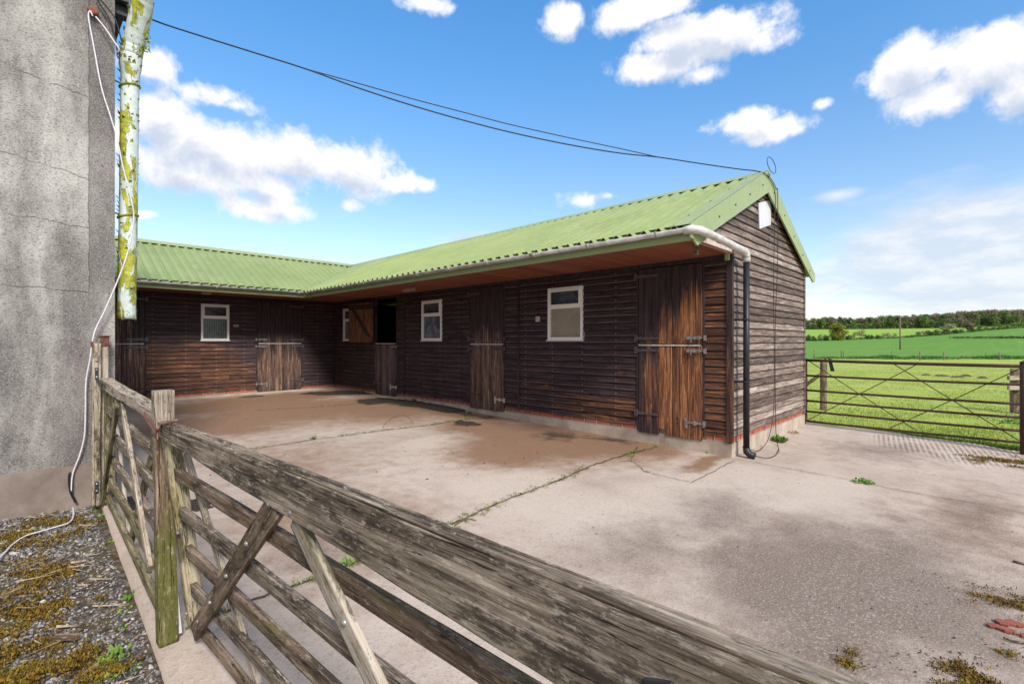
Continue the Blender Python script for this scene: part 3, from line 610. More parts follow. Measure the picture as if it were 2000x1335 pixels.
# ---- stable doors
def planks(T, s0, s1, z0, z1, o0, o1, seed, bottoms=None, nw=.098):
    rg = random.Random(seed); mb = MB(); n = max(3, round((s1-s0)/nw)); w = (s1-s0)/n; cuts = [s0]
    for i in range(n-1): cuts.append(s0+w*(i+1)+rg.uniform(-.012, .012))
    cuts.append(s1)
    for i in range(n):
        zb = z0+(bottoms[i] if bottoms and i < len(bottoms) else rg.uniform(0, .006)); jo = rg.uniform(-.0025, .0025)
        a, b = cuts[i]+.0022, cuts[i+1]-.0022; e = .004
        ins = [(a, o0), (a, o1+jo-e), (a+e, o1+jo), (b-e, o1+jo), (b, o1+jo-e), (b, o0)]
        mb.add([T(s, o, zb) for s, o in ins]+[T(s, o, z1) for s, o in ins], [tuple(range(6)), tuple(range(11, 5, -1))]+[(k, (k+1)%6, (k+1)%6+6, k+6) for k in range(6)])
    return mb
def hinge(T, sh, so, z, parent, mat, L=.34, h=.021, o=.040):
    sg = 1 if so > sh else -1; mb = MB()
    a, b = sh-sg*.05, sh+sg*L
    pts = [(sh+sg*.0, -h), (b-sg*.03, -h*.75), (b, 0), (b-sg*.03, h*.75), (sh+sg*.0, h)]
    mb.add([T(s, o, z+q) for s, q in pts]+[T(s, o+.007, z+q) for s, q in pts], [tuple(range(5)), tuple(range(9, 4, -1))]+[(k, (k+1)%5, (k+1)%5+5, k+5) for k in range(5)])
    tbox(mb, T, a, a+sg*.045, o-.008, o+.008, z-.05, z+.05); mb.tube([T(sh-sg*.003, o+.008, z-.035), T(sh-sg*.003, o+.008, z+.035)], .009, 8)
    for k in range(4):
        s = sh+sg*(.06+k*(L-.1)/3); mb.tube([T(s, o+.006, z), T(s, o+.012, z)], .0065, 8, 0)
    return mb.build('hinge', mat, parent)
def bolt(T, so, sh, z, parent, mat, L=.22, keep=.04, o=.040):
    sg = 1 if sh > so else -1; mb = MB()
    tbox(mb, T, so+sg*.015, so+sg*L, o, o+.004, z-.024, z+.024)
    mb.tube([T(so-sg*.045, o+.014, z), T(so+sg*(L-.01), o+.014, z)], .0075, 8)
    for k in (.03, .10, L-.03): tbox(mb, T, so+sg*(k-.01), so+sg*(k+.01), o+.003, o+.025, z-.018, z+.018)
    tbox(mb, T, so+sg*.135, so+sg*.150, o+.014, o+.024, z-.06, z+.004)
    tbox(mb, T, so-sg*.05, so-sg*.022, o-.012, o+.024, z-.034, z+.034)
    return mb.build('bolt', mat, parent)
def kick(T, so, sh, z, parent, mat, o=.040):
    sg = 1 if sh > so else -1; mb = MB()
    tbox(mb, T, so+sg*.02, so+sg*.24, o, o+.006, z-.012, z+.016); tbox(mb, T, so+sg*.20, so+sg*.235, o, o+.010, z-.075, z+.055)
    tbox(mb, T, so+sg*.08, so+sg*.115, o, o+.014, z-.03, z+.03); tbox(mb, T, so-sg*.035, so-sg*.005, o-.012, o+.014, z-.04, z+.04); tbox(mb, T, so+sg*.0, so+sg*.05, o+.006, o+.014, z-.008, z+.008)
    return mb.build('kick_bolt', mat, parent)
def strip(T, s0, s1, z, parent, mat, o=.030):
    mb = MB(); tbox(mb, T, s0+.02, s1-.01, o-.03, o+.012, z-.010, z+.010); return mb.build('top_strip', mat, parent)
def door(T, D, mat, seed, zb=.115, open_upper=False, hm=None, bm=None, toph=True, bottoms=None, km=None, bh=None):
    sh, so = D; s0, s1 = min(D)+.006, max(D)-.006; hm = hm or M['strap']; bm = bm or M['steel']; km = km or bm
    lo_ = planks(T, s0, s1, zb, ZS-.014, -.002, .034, seed, bottoms).build('lower_door', mat, stable)
    strip(T, s0, s1, ZS-.012, lo_, M['white_dirty']); hinge(T, sh, so, ZS-.085, lo_, hm); hinge(T, sh, so, .385, lo_, bh or hm)
    bolt(T, so, sh, ZS-.085, lo_, bm); kick(T, so, sh, .33, lo_, km)
    fr = MB(); tbox(fr, T, s0-.028, s0-.004, -.03, .028, .2, ZT+.03); tbox(fr, T, s1+.004, s1+.028, -.03, .028, .2, ZT+.03); tbox(fr, T, s0-.03, s1+.03, -.03, .028, ZT+.012, ZT+.045); fr.build('door_frame', M['door_dark'], stable)
    if not open_upper:
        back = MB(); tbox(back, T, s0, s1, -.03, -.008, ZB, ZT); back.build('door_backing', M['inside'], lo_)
        up = planks(T, s0, s1, ZS+.004, ZT, -.002, .034, seed, None).build('upper_door', mat, stable)
        hinge(T, sh, so, ZS+.085, up, hm); bolt(T, so, sh, ZS+.085, up, bm)
        if toph: hinge(T, sh, so, ZT-.10, up, hm)
        return lo_, up
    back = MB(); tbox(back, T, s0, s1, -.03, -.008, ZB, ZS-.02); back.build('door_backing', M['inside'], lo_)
    return lo_, None
door(Tf, D3, M['door_big'], 31, bottoms=[0, 0, 0, .0, .0, .085, 0, 0, 0, 0], km=M['steel'])
door(Tf, D2, M['door_mid'], 32, bm=M['strap'], km=M['white_dirty'], bh=M['rustred'])
door(Tf, D1, M['door_dark'], 33, open_upper=True, km=M['white_dirty'], hm=M['strap'], bm=M['steel'])
door(Tl, L2, M['door_left'], 34, hm=M['greyiron'], km=M['steel'], zb=.135)
door(Tl, L1, M['door_left'], 35, hm=M['greyiron'], bh=M['rustred'], zb=.135)
# open upper leaf of the third door: hinged at the left jamb, swung back
ang = R(10); hx, hy = VF-.06, D1[0]+.03
Td = lambda s, o, z: (hx-math.sin(ang)*s-math.cos(ang)*o, hy+math.cos(ang)*s-math.sin(ang)*o, z)
leaf = planks(Td, 0, .93, ZS+.01, ZT-.05, 0, .022, 36).build('upper_door', M['door_open'], stable); tag(leaf, 'orange-brown upper door leaf swung open against the wall')
mb = MB(); tbox(mb, Td, .01, .92, .0225, .045, ZS+.03, ZS+.16); mb.build('ledge', M['door_open'], leaf, bevel=.003)
mb = MB(); tbox(mb, Td, .01, .92, .0225, .045, ZT-.22, ZT-.10); mb.build('ledge', M['door_dark'], leaf, bevel=.003)
mb = MB(); mb.add([Td(s, o, z) for o in (.0225, .042) for s, z in ((.08, ZS+.165), (.20, ZS+.165), (.80, ZT-.225), (.68, ZT-.225))], [(0,1,2,3),(7,6,5,4),(0,1,5,4),(1,2,6,5),(2,3,7,6),(3,0,4,7)]); mb.build('brace', M['door_dark'], leaf, bevel=.003)
# ---- fixtures on the stable
def at_thing(name, mb, mats, label, cat, group=None, **k):
    o = mb.build(name, mats, None, **k); return tag(o, label, cat, group)
p = onx(797, 562, VF-.72)
mb = MB(); mb.box((5.53, p.y-.17, 2.41), (5.63, p.y+.17, 2.485)); at_thing('bulkhead_light', mb, M['light'], 'long pale bulkhead lamp under the eaves of the long stable wing', 'lamp', bevel=.015)
p = ony(400, 574, 12.35)
mb = MB(); mb.box((p.x-.09, 12.2, 2.43), (p.x+.09, 12.3, 2.487)); at_thing('bulkhead_light', mb, M['light'], 'small pale lamp under the eaves above the window with wire mesh', 'lamp', bevel=.01)
p = onx(1053, 623, VF)
mb = MB(); tbox(mb, Tf, p.y-.04, p.y+.04, .019, .05, p.z-.045, p.z+.045); tbox(mb, Tf, p.y-.012, p.y+.012, .05, .056, p.z-.02, p.z+.02); sw = at_thing('light_switch', mb, M['white_dirty'], 'small cream switch box beside the beige-paned window', 'switch', bevel=.004)
mb = MB(); mb.tube([Tf(p.y, .026, p.z+.045), Tf(p.y, .026, 2.48)], .006, 6); mb.build('conduit', M['cable'], sw)
p = ony(460.5, 636, UI)
mb = MB(); tbox(mb, Tl, p.x-.06, p.x+.06, .022, .028, p.z-.032, p.z+.032)
np_ = at_thing('number_plate', mb, M['light'], 'tiny cream number plate right of the window with wire mesh', 'sign')
for k, dx in enumerate((-.034, 0., .034)):
    mb = MB(); a = p.x+dx; z = p.z
    tbox(mb, Tl, a-.009, a+.009, .0285, .030, z-.018, z-.013); tbox(mb, Tl, a-.009, a+.009, .0285, .030, z+.013, z+.018)
    tbox(mb, Tl, a+.004, a+.009, .0285, .030, z-.0125, z+.0125)
    mb.build('digit', M['strap'], np_)
c4 = [onpl(*q, (0, UC-.03, 0), (0, 1, 0)) for q in ((1482, 396), (1505.7, 390.6), (1505.7, 439), (1484, 446.7))]
mb = MB(); mb.prism(c4, (0, .012, 0)); at_thing('blank_sign', mb, M['sign'], 'blank white board fixed under the peak of the gable', 'sign')
# hook under window right corner
p = onx(1143, 655, VF); mb = MB(); mb.tube([Tf(p.y, .03, p.z+.06), Tf(p.y-.01, .045, p.z+.03), Tf(p.y-.005, .04, p.z-.03), Tf(p.y, .03, p.z-.05)], .005, 6); at_thing('metal_hook', mb, M['white_dirty'], 'small pale hook below the corner of the beige-paned window', 'hook')
# ============================================================ HOUSE
UH = 5.69; HX = .6435
house = thing('farmhouse', (HX, UH, 0.), 'grey roughcast rendered farmhouse end wall at the left edge', 'house')
mb = MB(); mb.box((-8, UH, .30), (HX, 11.3, 4.55)); hw = mb.build('render_wall', M['render'], house)
mb = MB(); mb.prism([(-8, UH-.012, -.3), (HX+.012, UH-.012, -.3), (HX+.012, UH-.012, .305), (HX, UH-.001, .325), (-8, UH-.001, .325)], (0, 5.6, 0)); mb.build('plinth', M['houseplinth'], house)
mb = MB(); mb.prism([(-8, UH-.03, 4.72), (-8, 8.5, 5.1), (-8, 11.7, 4.72), (-8, 11.7, 4.6), (-8, 8.5, 4.95), (-8, UH-.03, 4.6)], (8.75, 0, 0)); mb.build('roof', M['blackiron'], house)
mb = MB(); mb.box((-8, UH-.02, 4.52), (HX+.10, 11.4, 4.60)); mb.build('eaves_board', M['blackiron'], house)
mb = MB(); mb.box((HX+.001, UH+.06, 4.42), (HX+.13, UH+.16, 4.52)); mb.build('eaves_corbel', M['blackiron'], house, bevel=.01)
# peeling drainpipe on the side wall, with swan neck
def pd(px, py, y): return ony(px, py, y)
YP = 5.86
axis = [(247, 622), (248, 560), (249.5, 480), (251, 400), (252, 300), (253, 210), (254.5, 130), (256, 108), (260, 90), (268, 60), (276, 20), (279, -10), (282, -60)]
P3 = [pd(x, y, YP-(.0 if y > 100 else min(.25, (100-y)*.002))) for x, y in axis]
fine = []
for a, b in zip(P3, P3[1:]):
    for k in range(10): fine.append(a.lerp(b, k/10))
fine.append(P3[-1])
rr = []
for p in fine:
    r = .073
    if p.z > 4.02: r = .088
    elif p.z > 3.98: r = .080
    rr.append(r*(1+random.uniform(-.018, .018)))
mb = MB(); mb.tube(fine, rr, 28); pipe = mb.build('drainpipe', M['peel'], house, smooth=True); tag(pipe, 'white drainpipe with peeling olive paint, cut off above the ground')
for (px, py) in ((250, 423), (253.5, 170)):
    c = pd(px, py, YP); mb = MB(); ring = [(c.x+math.cos(t)*.078, c.y+math.sin(t)*.078, c.z+.02*math.cos(t+.4)) for t in [2*math.pi*k/20 for k in range(21)]]
    mb.tube(ring, .009, 8); mb.tube([(c.x-.07, c.y, c.z+.012), (HX-.02, c.y+.01, c.z+.03)], .008, 6); mb.build('pipe_bracket', M['flake'], pipe, smooth=True)
c = pd(254, 112, YP); mb = MB(); ring = [(c.x+math.cos(t)*.08, c.y+math.sin(t)*.08, c.z+.025*math.cos(t)) for t in [2*math.pi*k/20 for k in range(21)]]
mb.tube(ring, .007, 8); mb.build('socket_ring', M['flake'], pipe, smooth=True)
# curled flakes of paint
fm = MB(); rg = random.Random(3)
for i in range(150):
    k = rg.randrange(5, len(fine)-2); p = fine[k]; r = rr[k]; th = rg.uniform(math.pi*.75, math.pi*1.95)
    if p.z > 4.0 and rg.random() < .2: pass
    elif rg.random() < .45: th = rg.choice([math.pi*1.0, math.pi*1.85])+rg.uniform(-.25, .25)
    n = Vector((math.cos(th), math.sin(th), 0)); t = Vector((-math.sin(th), math.cos(th), 0)); h = rg.uniform(.012, .04); w = rg.uniform(.006, .018)
    b = p+n*(r*.99); cu = rg.uniform(.008, .03)
    vs = [b-t*w, b+t*w*.9+Vector((0,0,.004)), b+t*w*.7+n*cu*.4+Vector((0,0,h*.6)), b-t*w*.8+n*cu*.5+Vector((0,0,h*.5)), b+t*w*.1+n*cu+Vector((0,0,h))]
    fm.add(vs, [(0,1,2,3),(3,2,4)])
c = pd(285, 70, YP-.1)
for i in range(70):
    q_ = fine[rg.randrange(0, 3)]; th = rg.uniform(math.pi*.8, math.pi*2.1); b = q_+Vector((math.cos(th)*.074, math.sin(th)*.074, rg.uniform(-.01, .02))); s = .009
    fm.add([b+Vector((rg.uniform(-s,s), rg.uniform(-s,s), rg.uniform(-s,s))) for _ in range(4)], [(0,1,2,3)])
for i in range(36):
    b = c+Vector((rg.uniform(-.015,.02), rg.uniform(-.04,.02), rg.uniform(-.16,.16))); s = .028
    fm.add([b+Vector((rg.uniform(-s,s), rg.uniform(-s,s), rg.uniform(-s,s))) for _ in range(4)], [(0,1,2,3)])
tag(fm.build('paint_flakes', M['flake'], pipe), kind='stuff')
# red junction box
p = ony(181, 26, UH); mb = MB(); bx = []
rg = random.Random(9)
for k in range(9): bx.append((p.x+math.cos(k*.7)*.045*rg.uniform(.8, 1.15), p.z+math.sin(k*.7)*.04*rg.uniform(.8, 1.15)))
mb.prism([(x, UH-.06, z) for x, z in bx], (0, .062, 0)); at_thing('cable_anchor', mb, M['rustred'] if False else M['tile'], 'red lump fixing high on the grey house wall holding the white cable', 'fixing', bevel=.012)
# white cable hanging in front of wall
path = [(181, 32, UH-.065), (176, 22, UH-.06), (173, 35, UH-.05), (183, 90, UH-.06), (198, 170, UH-.09), (215, 225, UH-.12), (228, 268, UH-.14), (240, 325, UH-.15), (252, 372, UH-.15), (259, 402, UH-.15), (261, 425, UH-.14), (255, 470, UH-.13), (244, 510, UH-.12), (228, 552, UH-.11), (205, 605, UH-.09), (184, 650, UH-.07), (176, 700, UH-.06), (168, 745, UH-.05), (167, 800, UH-.05), (165, 850, UH-.05), (155, 890, UH-.04), (142, 925, UH-.03)]
def crom(pts, n=6):
    out = []
    for i in range(len(pts)-1):
        p0, p1, p2, p3 = pts[max(i-1,0)], pts[i], pts[i+1], pts[min(i+2, len(pts)-1)]
        for k in range(n):
            t = k/n; out.append(.5*((2*p1)+(p2-p0)*t+(2*p0-5*p1+4*p2-p3)*t*t+(3*p1-p0-3*p2+p3)*t**3))
    out.append(pts[-1]); return out
wp = [ony(a, b, y) for a, b, y in path]
GG = -.045
for (a, b) in ((139, 960), (141, 985), (144, 1003), (136, 1019), (110, 1028), (75, 1038), (50, 1046), (25, 1062), (8, 1080), (-12, 1098)):
    wp.append(onpl(a, b, (0, 0, GG+.012), (0, 0, 1)))
wp[-10] = ony(139, 960, UH-.05)
mb = MB(); mb.tube(crom(wp), .0058, 8); at_thing('white_cable', mb, M['whitecable'], 'white cable looping down the grey house wall onto the gravel', 'cable', smooth=True)
mb = MB(); mb.tube(crom([ony(187, 33, UH-.06), ony(205, 55, UH-.08), ony(222, 80, UH-.10), ony(233, 97, UH-.10), ony(227, 103, UH-.05)]), .0065, 8); at_thing('white_cable', mb, M['whitecable'], 'short white cable running from the red fixing to the house corner', 'cable', smooth=True)
for i, L in enumerate(([(184, -12), (196, 10), (212, 35), (224, 70), (230, 108)], [(186, -12), (205, 10), (222, 32), (231, 55), (239, 88)])):
    mb = MB(); mb.tube(crom([ony(a, b, UH-.05-.03*i) for a, b in L]), .006, 6)
    at_thing('black_cable', mb, M['cable'], ['black cable drooping past the red fixing, ending lower', 'black cable curving over the house corner towards the drainpipe'][i], 'cable', smooth=True)
mb = MB(); mb.tube(crom([ony(a, b, YP-.0) for a, b in [(226, 58), (229, 40), (238, 30), (250, 26), (268, 22)]]), .005, 6); at_thing('black_cable', mb, M['cable'], 'thin black wire looping from the house corner behind the peeling drainpipe', 'cable', smooth=True)
mb = MB(); mb.tube(crom([ony(a, b, UH-.05) for a, b in [(137, 922), (135, 935), (138, 960), (148, 980)]]), .009, 8); at_thing('cable_conduit', mb, M['blackpipe'], 'short dark conduit coming out of the house plinth beside the white cable', 'conduit', smooth=True)
# overhead cables house -> gable apex
a_ = ony(275, 30, 5.95); e_ = Vector((VR, UG+.02, 3.83)); hn = Vector((e_.y-a_.y, -(e_.x-a_.x), 0))
low = [(262, 27), (292, 37), (331, 51), (413, 77), (503, 105), (598, 135), (683, 166), (776, 197), (880, 228), (995.5, 258), (1111, 282.5), (1210, 299), (1286, 307), (1365, 319), (1441, 330), (1470, 333), (1492, 337)]
upc = [(598, 135), (714, 167), (805, 193), (900, 218), (995.5, 243), (1111, 269), (1210, 290), (1286, 307)]
K = [onpl(x, y, a_, hn) for x, y in low]
mb = MB(); mb.tube(crom(K), .0075, 6)
bw = thing('overhead_cable', K[-1], 'black overhead cable sagging from the drainpipe to the gable peak', 'cable')
mb.build('lower_cable', M['cable'], bw, smooth=True)
mb = MB(); mb.tube(crom([onpl(x, y, a_+Vector((.02,.02,0)), hn) for x, y in upc]), .0055, 6); mb.build('upper_cable', M['cable'], bw, smooth=True)
YC = UG-.06
mb = MB(); cc = ony(1507, 323, YC); mb.tube([(cc.x+.19*math.cos(t), YC+.01*math.sin(t), cc.z+.108*math.sin(t)) for t in [-2.2+2*math.pi*k/36 for k in range(37)]], .0045, 6, caps=True); mb.build('cable_loop', M['cable'], bw, smooth=True)
g1 = [(1492, 337), (1500, 345), (1508, 358), (1513, 372), (1515, 395), (1513, 430), (1511, 560), (1512, 700), (1511, 800), (1505, 840), (1498, 862), (1480, 880), (1450, 872)]
g2 = [(1490, 337), (1498, 342), (1508, 352), (1516, 368), (1519, 380), (1519, 500), (1514, 650), (1515, 830), (1519, 868), (1521, 880), (1510, 891), (1488, 893), (1466, 884), (1451, 871)]
for i, L in enumerate((g1, g2)):
    K = []
    for (x, y) in L:
        q = ony(x, y, YC)
        if y > 800: q = ony(x, y, YC-.02)
        if q.z < G(2.2)+.012: q = onpl(x, y, (0, 0, G(2.2)+.012), (0, 0, 1))
        K.append(q)
    mb = MB(); mb.tube(crom(K), .0045, 6); mb.build('gable_cable', M['cable'], bw, smooth=True)
# ============================================================ YARD
def xe_l(y): return .47+.025*(y-2.7)
def xe_r(y): return 9.66+.187*y+.06*math.sin(y*2.3)+.05*math.sin(y*5.1+1)+.03*math.sin(y*13)
def P2(px, py): q = ong(px, py); return q.x, q.y
def bl(px, py, rx, ry, st=1.): x, y = P2(px, py); return (x, y, rx, ry, st)
ridge_c = P2(1870, 872); ra_ = P2(1800, 850); rb_ = P2(1850, 950)
dirv = Vector((rb_[0]-ra_[0], rb_[1]-ra_[1], 0)).normalized(); ang_r = math.atan2(dirv.x, -dirv.y)
M['yard'] = yard_mat(
    [bl(1090, 858, 1.7, 1.7, 1.3), bl(1230, 872, 1.0, .8, 1.2), bl(1000, 885, .9, .8, 1.2), bl(900, 800, 1.2, 2.4, 1.2), bl(700, 790, 2.2, 1.6), bl(480, 790, 2.2, 1.6, 1.1), bl(560, 775, 3.2, 1.1, 1.1), bl(1010, 870, .9, .9, .8), bl(760, 800, 2.0, 2.0, .9), bl(1380, 900, .9, .22, 1.), bl(950, 835, .9, 1.2), bl(960, 880, .8, .7, 1.), bl(1900, 1010, 1.2, .5, .35), bl(640, 1010, .9, 1.2, .45), bl(600, 800, 3.4, 2.2, .9), bl(560, 900, 1.0, 1.4, .35), bl(420, 830, 1.8, 1.6, 1.)],
    [bl(650, 767, .75, .35), bl(700, 768, .4, .25), bl(800, 787, .45, .9, .9), bl(880, 800, .2, 1., .9), bl(740, 782, .5, .4), bl(915, 827, .12, .25), bl(1090, 850, .45, .6, .55), bl(1190, 858, .25, .6, .5), bl(930, 812, .15, .6)],
    [bl(1650, 1140, 1.5, 1.0, 1.15), bl(1400, 1000, 1.0, .6, .6), bl(1500, 1080, 1.0, .5, .75), bl(1780, 1080, 1.2, .6, .7), bl(1620, 1260, .6, .5, .9), bl(1250, 1060, .8, .5, .5), bl(1720, 880, .9, .7, .5), bl(1900, 1000, .9, .4, .55), bl(620, 1080, .5, .6, .4)],
    [bl(1380, 960, 1.6, .8), bl(1600, 960, 1.2, .5), bl(1010, 950, .8, .8, .8), bl(850, 860, 1.0, .5, .9), bl(1130, 1000, .8, .8, .8), bl(680, 970, .6, .5, .4)],
    (ridge_c[0]-.1, ridge_c[1]-.1, (1.3, 1.2), ang_r))
M['joint'] = simple('joint_dirt', (.045,.032,.022), (.085,.06,.04), 40, .95, bs=1, bd=.01)
ny, nx = 90, 44; V = []; ys = np.linspace(-8, 13.3, ny+1)
for y in ys:
    a, b = xe_l(y), (xe_r(y) if y < 2.45 else 9.66+.187*2.45)
    for i in range(nx+1):
        x = a+(b-a)*i/nx; V.append((x, y, G(y)+.004*noise.noise(Vector((x*.7, y*.7, 0)))))
Fc = [(j*(nx+1)+i, j*(nx+1)+i+1, (j+1)*(nx+1)+i+1, (j+1)*(nx+1)+i) for j in range(ny) for i in range(nx)]
nb = len(V)
for side in (0, nx):
    base = len(V)
    for j in range(ny+1): p = V[j*(nx+1)+side]; V.append((p[0]+(-.012 if side == 0 else 0), p[1], p[2]-.16))
    for j in range(ny): Fc.append((j*(nx+1)+side, (j+1)*(nx+1)+side, base+j+1, base+j))
yd = npmesh('yard', V, Fc, M['yard']); tag(yd, 'worn pinkish concrete farmyard with brown stains and mossy joints', 'yard', kind='structure')
joints = [[(360, 1228), (530, 1159), (583, 1142), (678, 1105), (800, 1056), (885, 1022), (975, 982), (1100, 935), (1160, 908), (1215, 890), (1290, 871)],
          [(1208, 903), (1232, 899), (1250, 912), (1256, 920), (1300, 931), (1352, 943), (1395, 920), (1440, 897)],
          [(1436, 896), (1532, 914), (1600, 926), (1670, 939), (1758, 958), (1830, 970), (1917, 985), (2000, 1003), (2100, 1022)],
          [(440, 885), (502, 876), (611, 859), (680, 850), (744, 841), (835, 831), (870, 825), (915, 818), (968, 812)],
          [(1245, 872), (1233, 899)], [(480, 803), (560, 798), (650, 793), (700, 788)]]
mb = MB(); rg = random.Random(4); jpts = []
for ji, L in enumerate(joints):
    A_ = [ong(*q) for q in L]; K = [a.lerp(b, k/10) for a, b in zip(A_, A_[1:]) for k in range(10)]+[A_[-1]]; prev = None
    for i, p in enumerate(K[:-1]):
        d = (K[i+1]-p); n = Vector((-d.y, d.x, 0)).normalized(); w = rg.uniform(.004, .011)*(1.0 if ji in (0, 3) else .5)
        jit = n*rg.uniform(-.012, .012); q = p+jit; cur = (q-n*w, q+n*w); jpts.append((q, ji))
        if prev: mb.add([(v.x, v.y, G(v.y)+.0045+.004) for v in (prev[0], prev[1], cur[1], cur[0])], [(0,1,2,3)])
        prev = cur
jo = mb.build('yard_joints', M['joint']); tag(jo, 'dark dirt-filled joints between the concrete slabs', 'joint', kind='structure')
def clumps(name, pts, mat, n, spread, h, size, seed=0, up=.6):
    """leafy tufts: pts list of (x,y,z,scale)"""
    rg = np.random.default_rng(seed); V = []; Fc = []
    for (x, y, z, s) in pts:
        m = max(3, int(n*s*.75)); a = rg.uniform(0, 2*np.pi, m); r = spread*s*np.sqrt(rg.random(m)); L = size*rg.uniform(.5, 1.2, m)*math.sqrt(s); th = rg.uniform(0, 2*np.pi, m); lean = rg.uniform(.1, 1., m)
        for i in range(m):
            b = np.array([x+r[i]*math.cos(a[i]), y+r[i]*math.sin(a[i]), z+rg.random()*h*s*(1-r[i]/(spread*s+1e-6))]); d = np.array([math.cos(th[i])*lean[i], math.sin(th[i])*lean[i], up]); d /= np.linalg.norm(d)
            sd = np.array([-math.sin(th[i]), math.cos(th[i]), 0]); w = L[i]*.28; k = len(V)
            V += [b, b+d*L[i]*.55+sd*w, b+d*L[i], b+d*L[i]*.55-sd*w]; Fc.append((k, k+1, k+2, k+3))
    return npmesh(name, V, Fc, mat)
rg = random.Random(8); mp = []
for q, ji in jpts:
    if ji in (0, 3, 5) and noise.noise(q*1.4) > -.25:
        for _ in range(5 if ji == 0 else 3): mp.append((q.x+rg.gauss(0, .035), q.y+rg.gauss(0, .035), G(q.y)+.008, rg.uniform(.5, 1.2)))
    if ji in (1, 2) and rg.random() < .15: mp.append((q.x, q.y, G(q.y)+.006, rg.uniform(.2, .5)))
o = clumps('moss', mp, M['jmoss'], 14, .03, .008, .015, 1, .5); tag(o, 'green moss growing in the joints of the concrete', 'moss', kind='stuff')
# small weeds standing on the yard, each a thing
def weed(px, py, s, label, mat='weed', n=50, spread=.07, h=.05, size=.05, z=None, seed=0, group=None, name='weed', cat='weed'):
    q = ong(px, py); zz = q.z if z is None else z
    if z is not None: q = onpl(px, py, (0, 0, z), (0, 0, 1))
    o = clumps(name, [(q.x, q.y, zz, s)], M[mat], n, spread, h, size, seed); return tag(o, label, cat, group)
weed(1522, 862, 1.2, 'green grass tuft against the plinth under the gable cables', n=110, spread=.07, size=.08, seed=3)
weed(1550, 846, .8, 'low mossy tuft at the far corner of the gable plinth', n=90, spread=.12, size=.03, mat='moss', seed=4)
weed(1682, 942, 1., 'leafy green weed growing in the joint of the right slab', n=110, spread=.08, size=.035, seed=5)
weed(1697, 944, .9, 'small bushy weed right beside the leafy joint weed', n=80, spread=.06, size=.035, seed=6)
weed(1465, 885, .7, 'thin weed at the foot of the black downpipe', n=30, spread=.06, size=.06, seed=7)
weed(1385, 885, .6, 'sparse weed along the plinth below the big worn door', n=35, spread=.08, size=.04, seed=8)
weed(908, 818, .6, 'small green weed in the joint before the plinth of the second door', n=70, spread=.09, size=.04, seed=9)
weed(912, 806, .5, 'thin upright weed near the dark muck by the plinth', n=25, spread=.04, size=.08, seed=10)
weed(1232, 890, .7, 'moss tuft where the joints meet near the stable corner', n=60, spread=.05, size=.03, seed=11)
weed(1265, 922, .6, 'yellow moss tuft on the small triangular slab', n=60, spread=.05, size=.02, seed=12)
weed(610, 858, .6, 'dry pale seedling on the long joint in the yard', n=16, spread=.05, size=.10, seed=13)
weed(676, 1102, .9, 'bright green weed in the joint behind the near gate', n=60, spread=.05, size=.035, seed=14)
# muck mounds
def mound(px, py, rx, ry, h, mat, label, name='muck_heap', cat='muck', z=None, seed=0, rot=0, kind=None, zc=None):
    q = ong(px, py) if zc is None else onpl(px, py, (0, 0, zc), (0, 0, 1)); zb = (G(q.y) if zc is None else zc)
    n = 26; V = []; Fc = []
    for j in range(n+1):
        for i in range(n+1):
            u, v = i/n*2-1, j/n*2-1; r = math.hypot(u, v); e = noise.noise(Vector((u*2.2+seed, v*2.2, 0)))*.35
            hh = max(0, 1.08-r-e); bump = .5+.5*abs(noise.noise(Vector((u*9+seed, v*9, 3))))+.3*noise.noise(Vector((u*22, v*22+seed, 3)))
            x = u*rx; y = v*ry; X = x*math.cos(rot)-y*math.sin(rot); Y = x*math.sin(rot)+y*math.cos(rot)
            V.append((q.x+X, q.y+Y, zb-.006+min(1, hh*2.5)*max(h, .035)*bump))
    for j in range(n):
        for i in range(n): Fc.append((j*(n+1)+i, j*(n+1)+i+1, (j+1)*(n+1)+i+1, (j+1)*(n+1)+i))
    o = npmesh(name, V, Fc, mat); return tag(o, label, cat, kind=kind)
mound(660, 767, .95, .42, .05, M['muck'], 'flat dark patch of wet muck in the inner corner of the yard', seed=1, rot=-.6)
mound(830, 789, .38, 1.3, .05, M['muck'], 'long dark patch of muck below the middle stable wall', seed=5)
mound(735, 782, .5, .5, .03, M['muck'], 'thin dark muck spot in front of the half open door', seed=8)
mound(912, 826, .16, .3, .02, M['muck'], 'small dark puddle of muck out on the slab', seed=11)
mound(490, 775, .3, .07, .015, M['muck'], 'faint thin muck streak before the left wing', seed=14)
mound(385, 985, .12, .2, .03, M['muck'], 'dark droppings seen through the far half gate bars', seed=21, name='droppings', cat='droppings')
mound(262, 980, .10, .25, .03, M['muck'], 'dark droppings near the house end of the far gate', seed=23, name='droppings', cat='droppings')
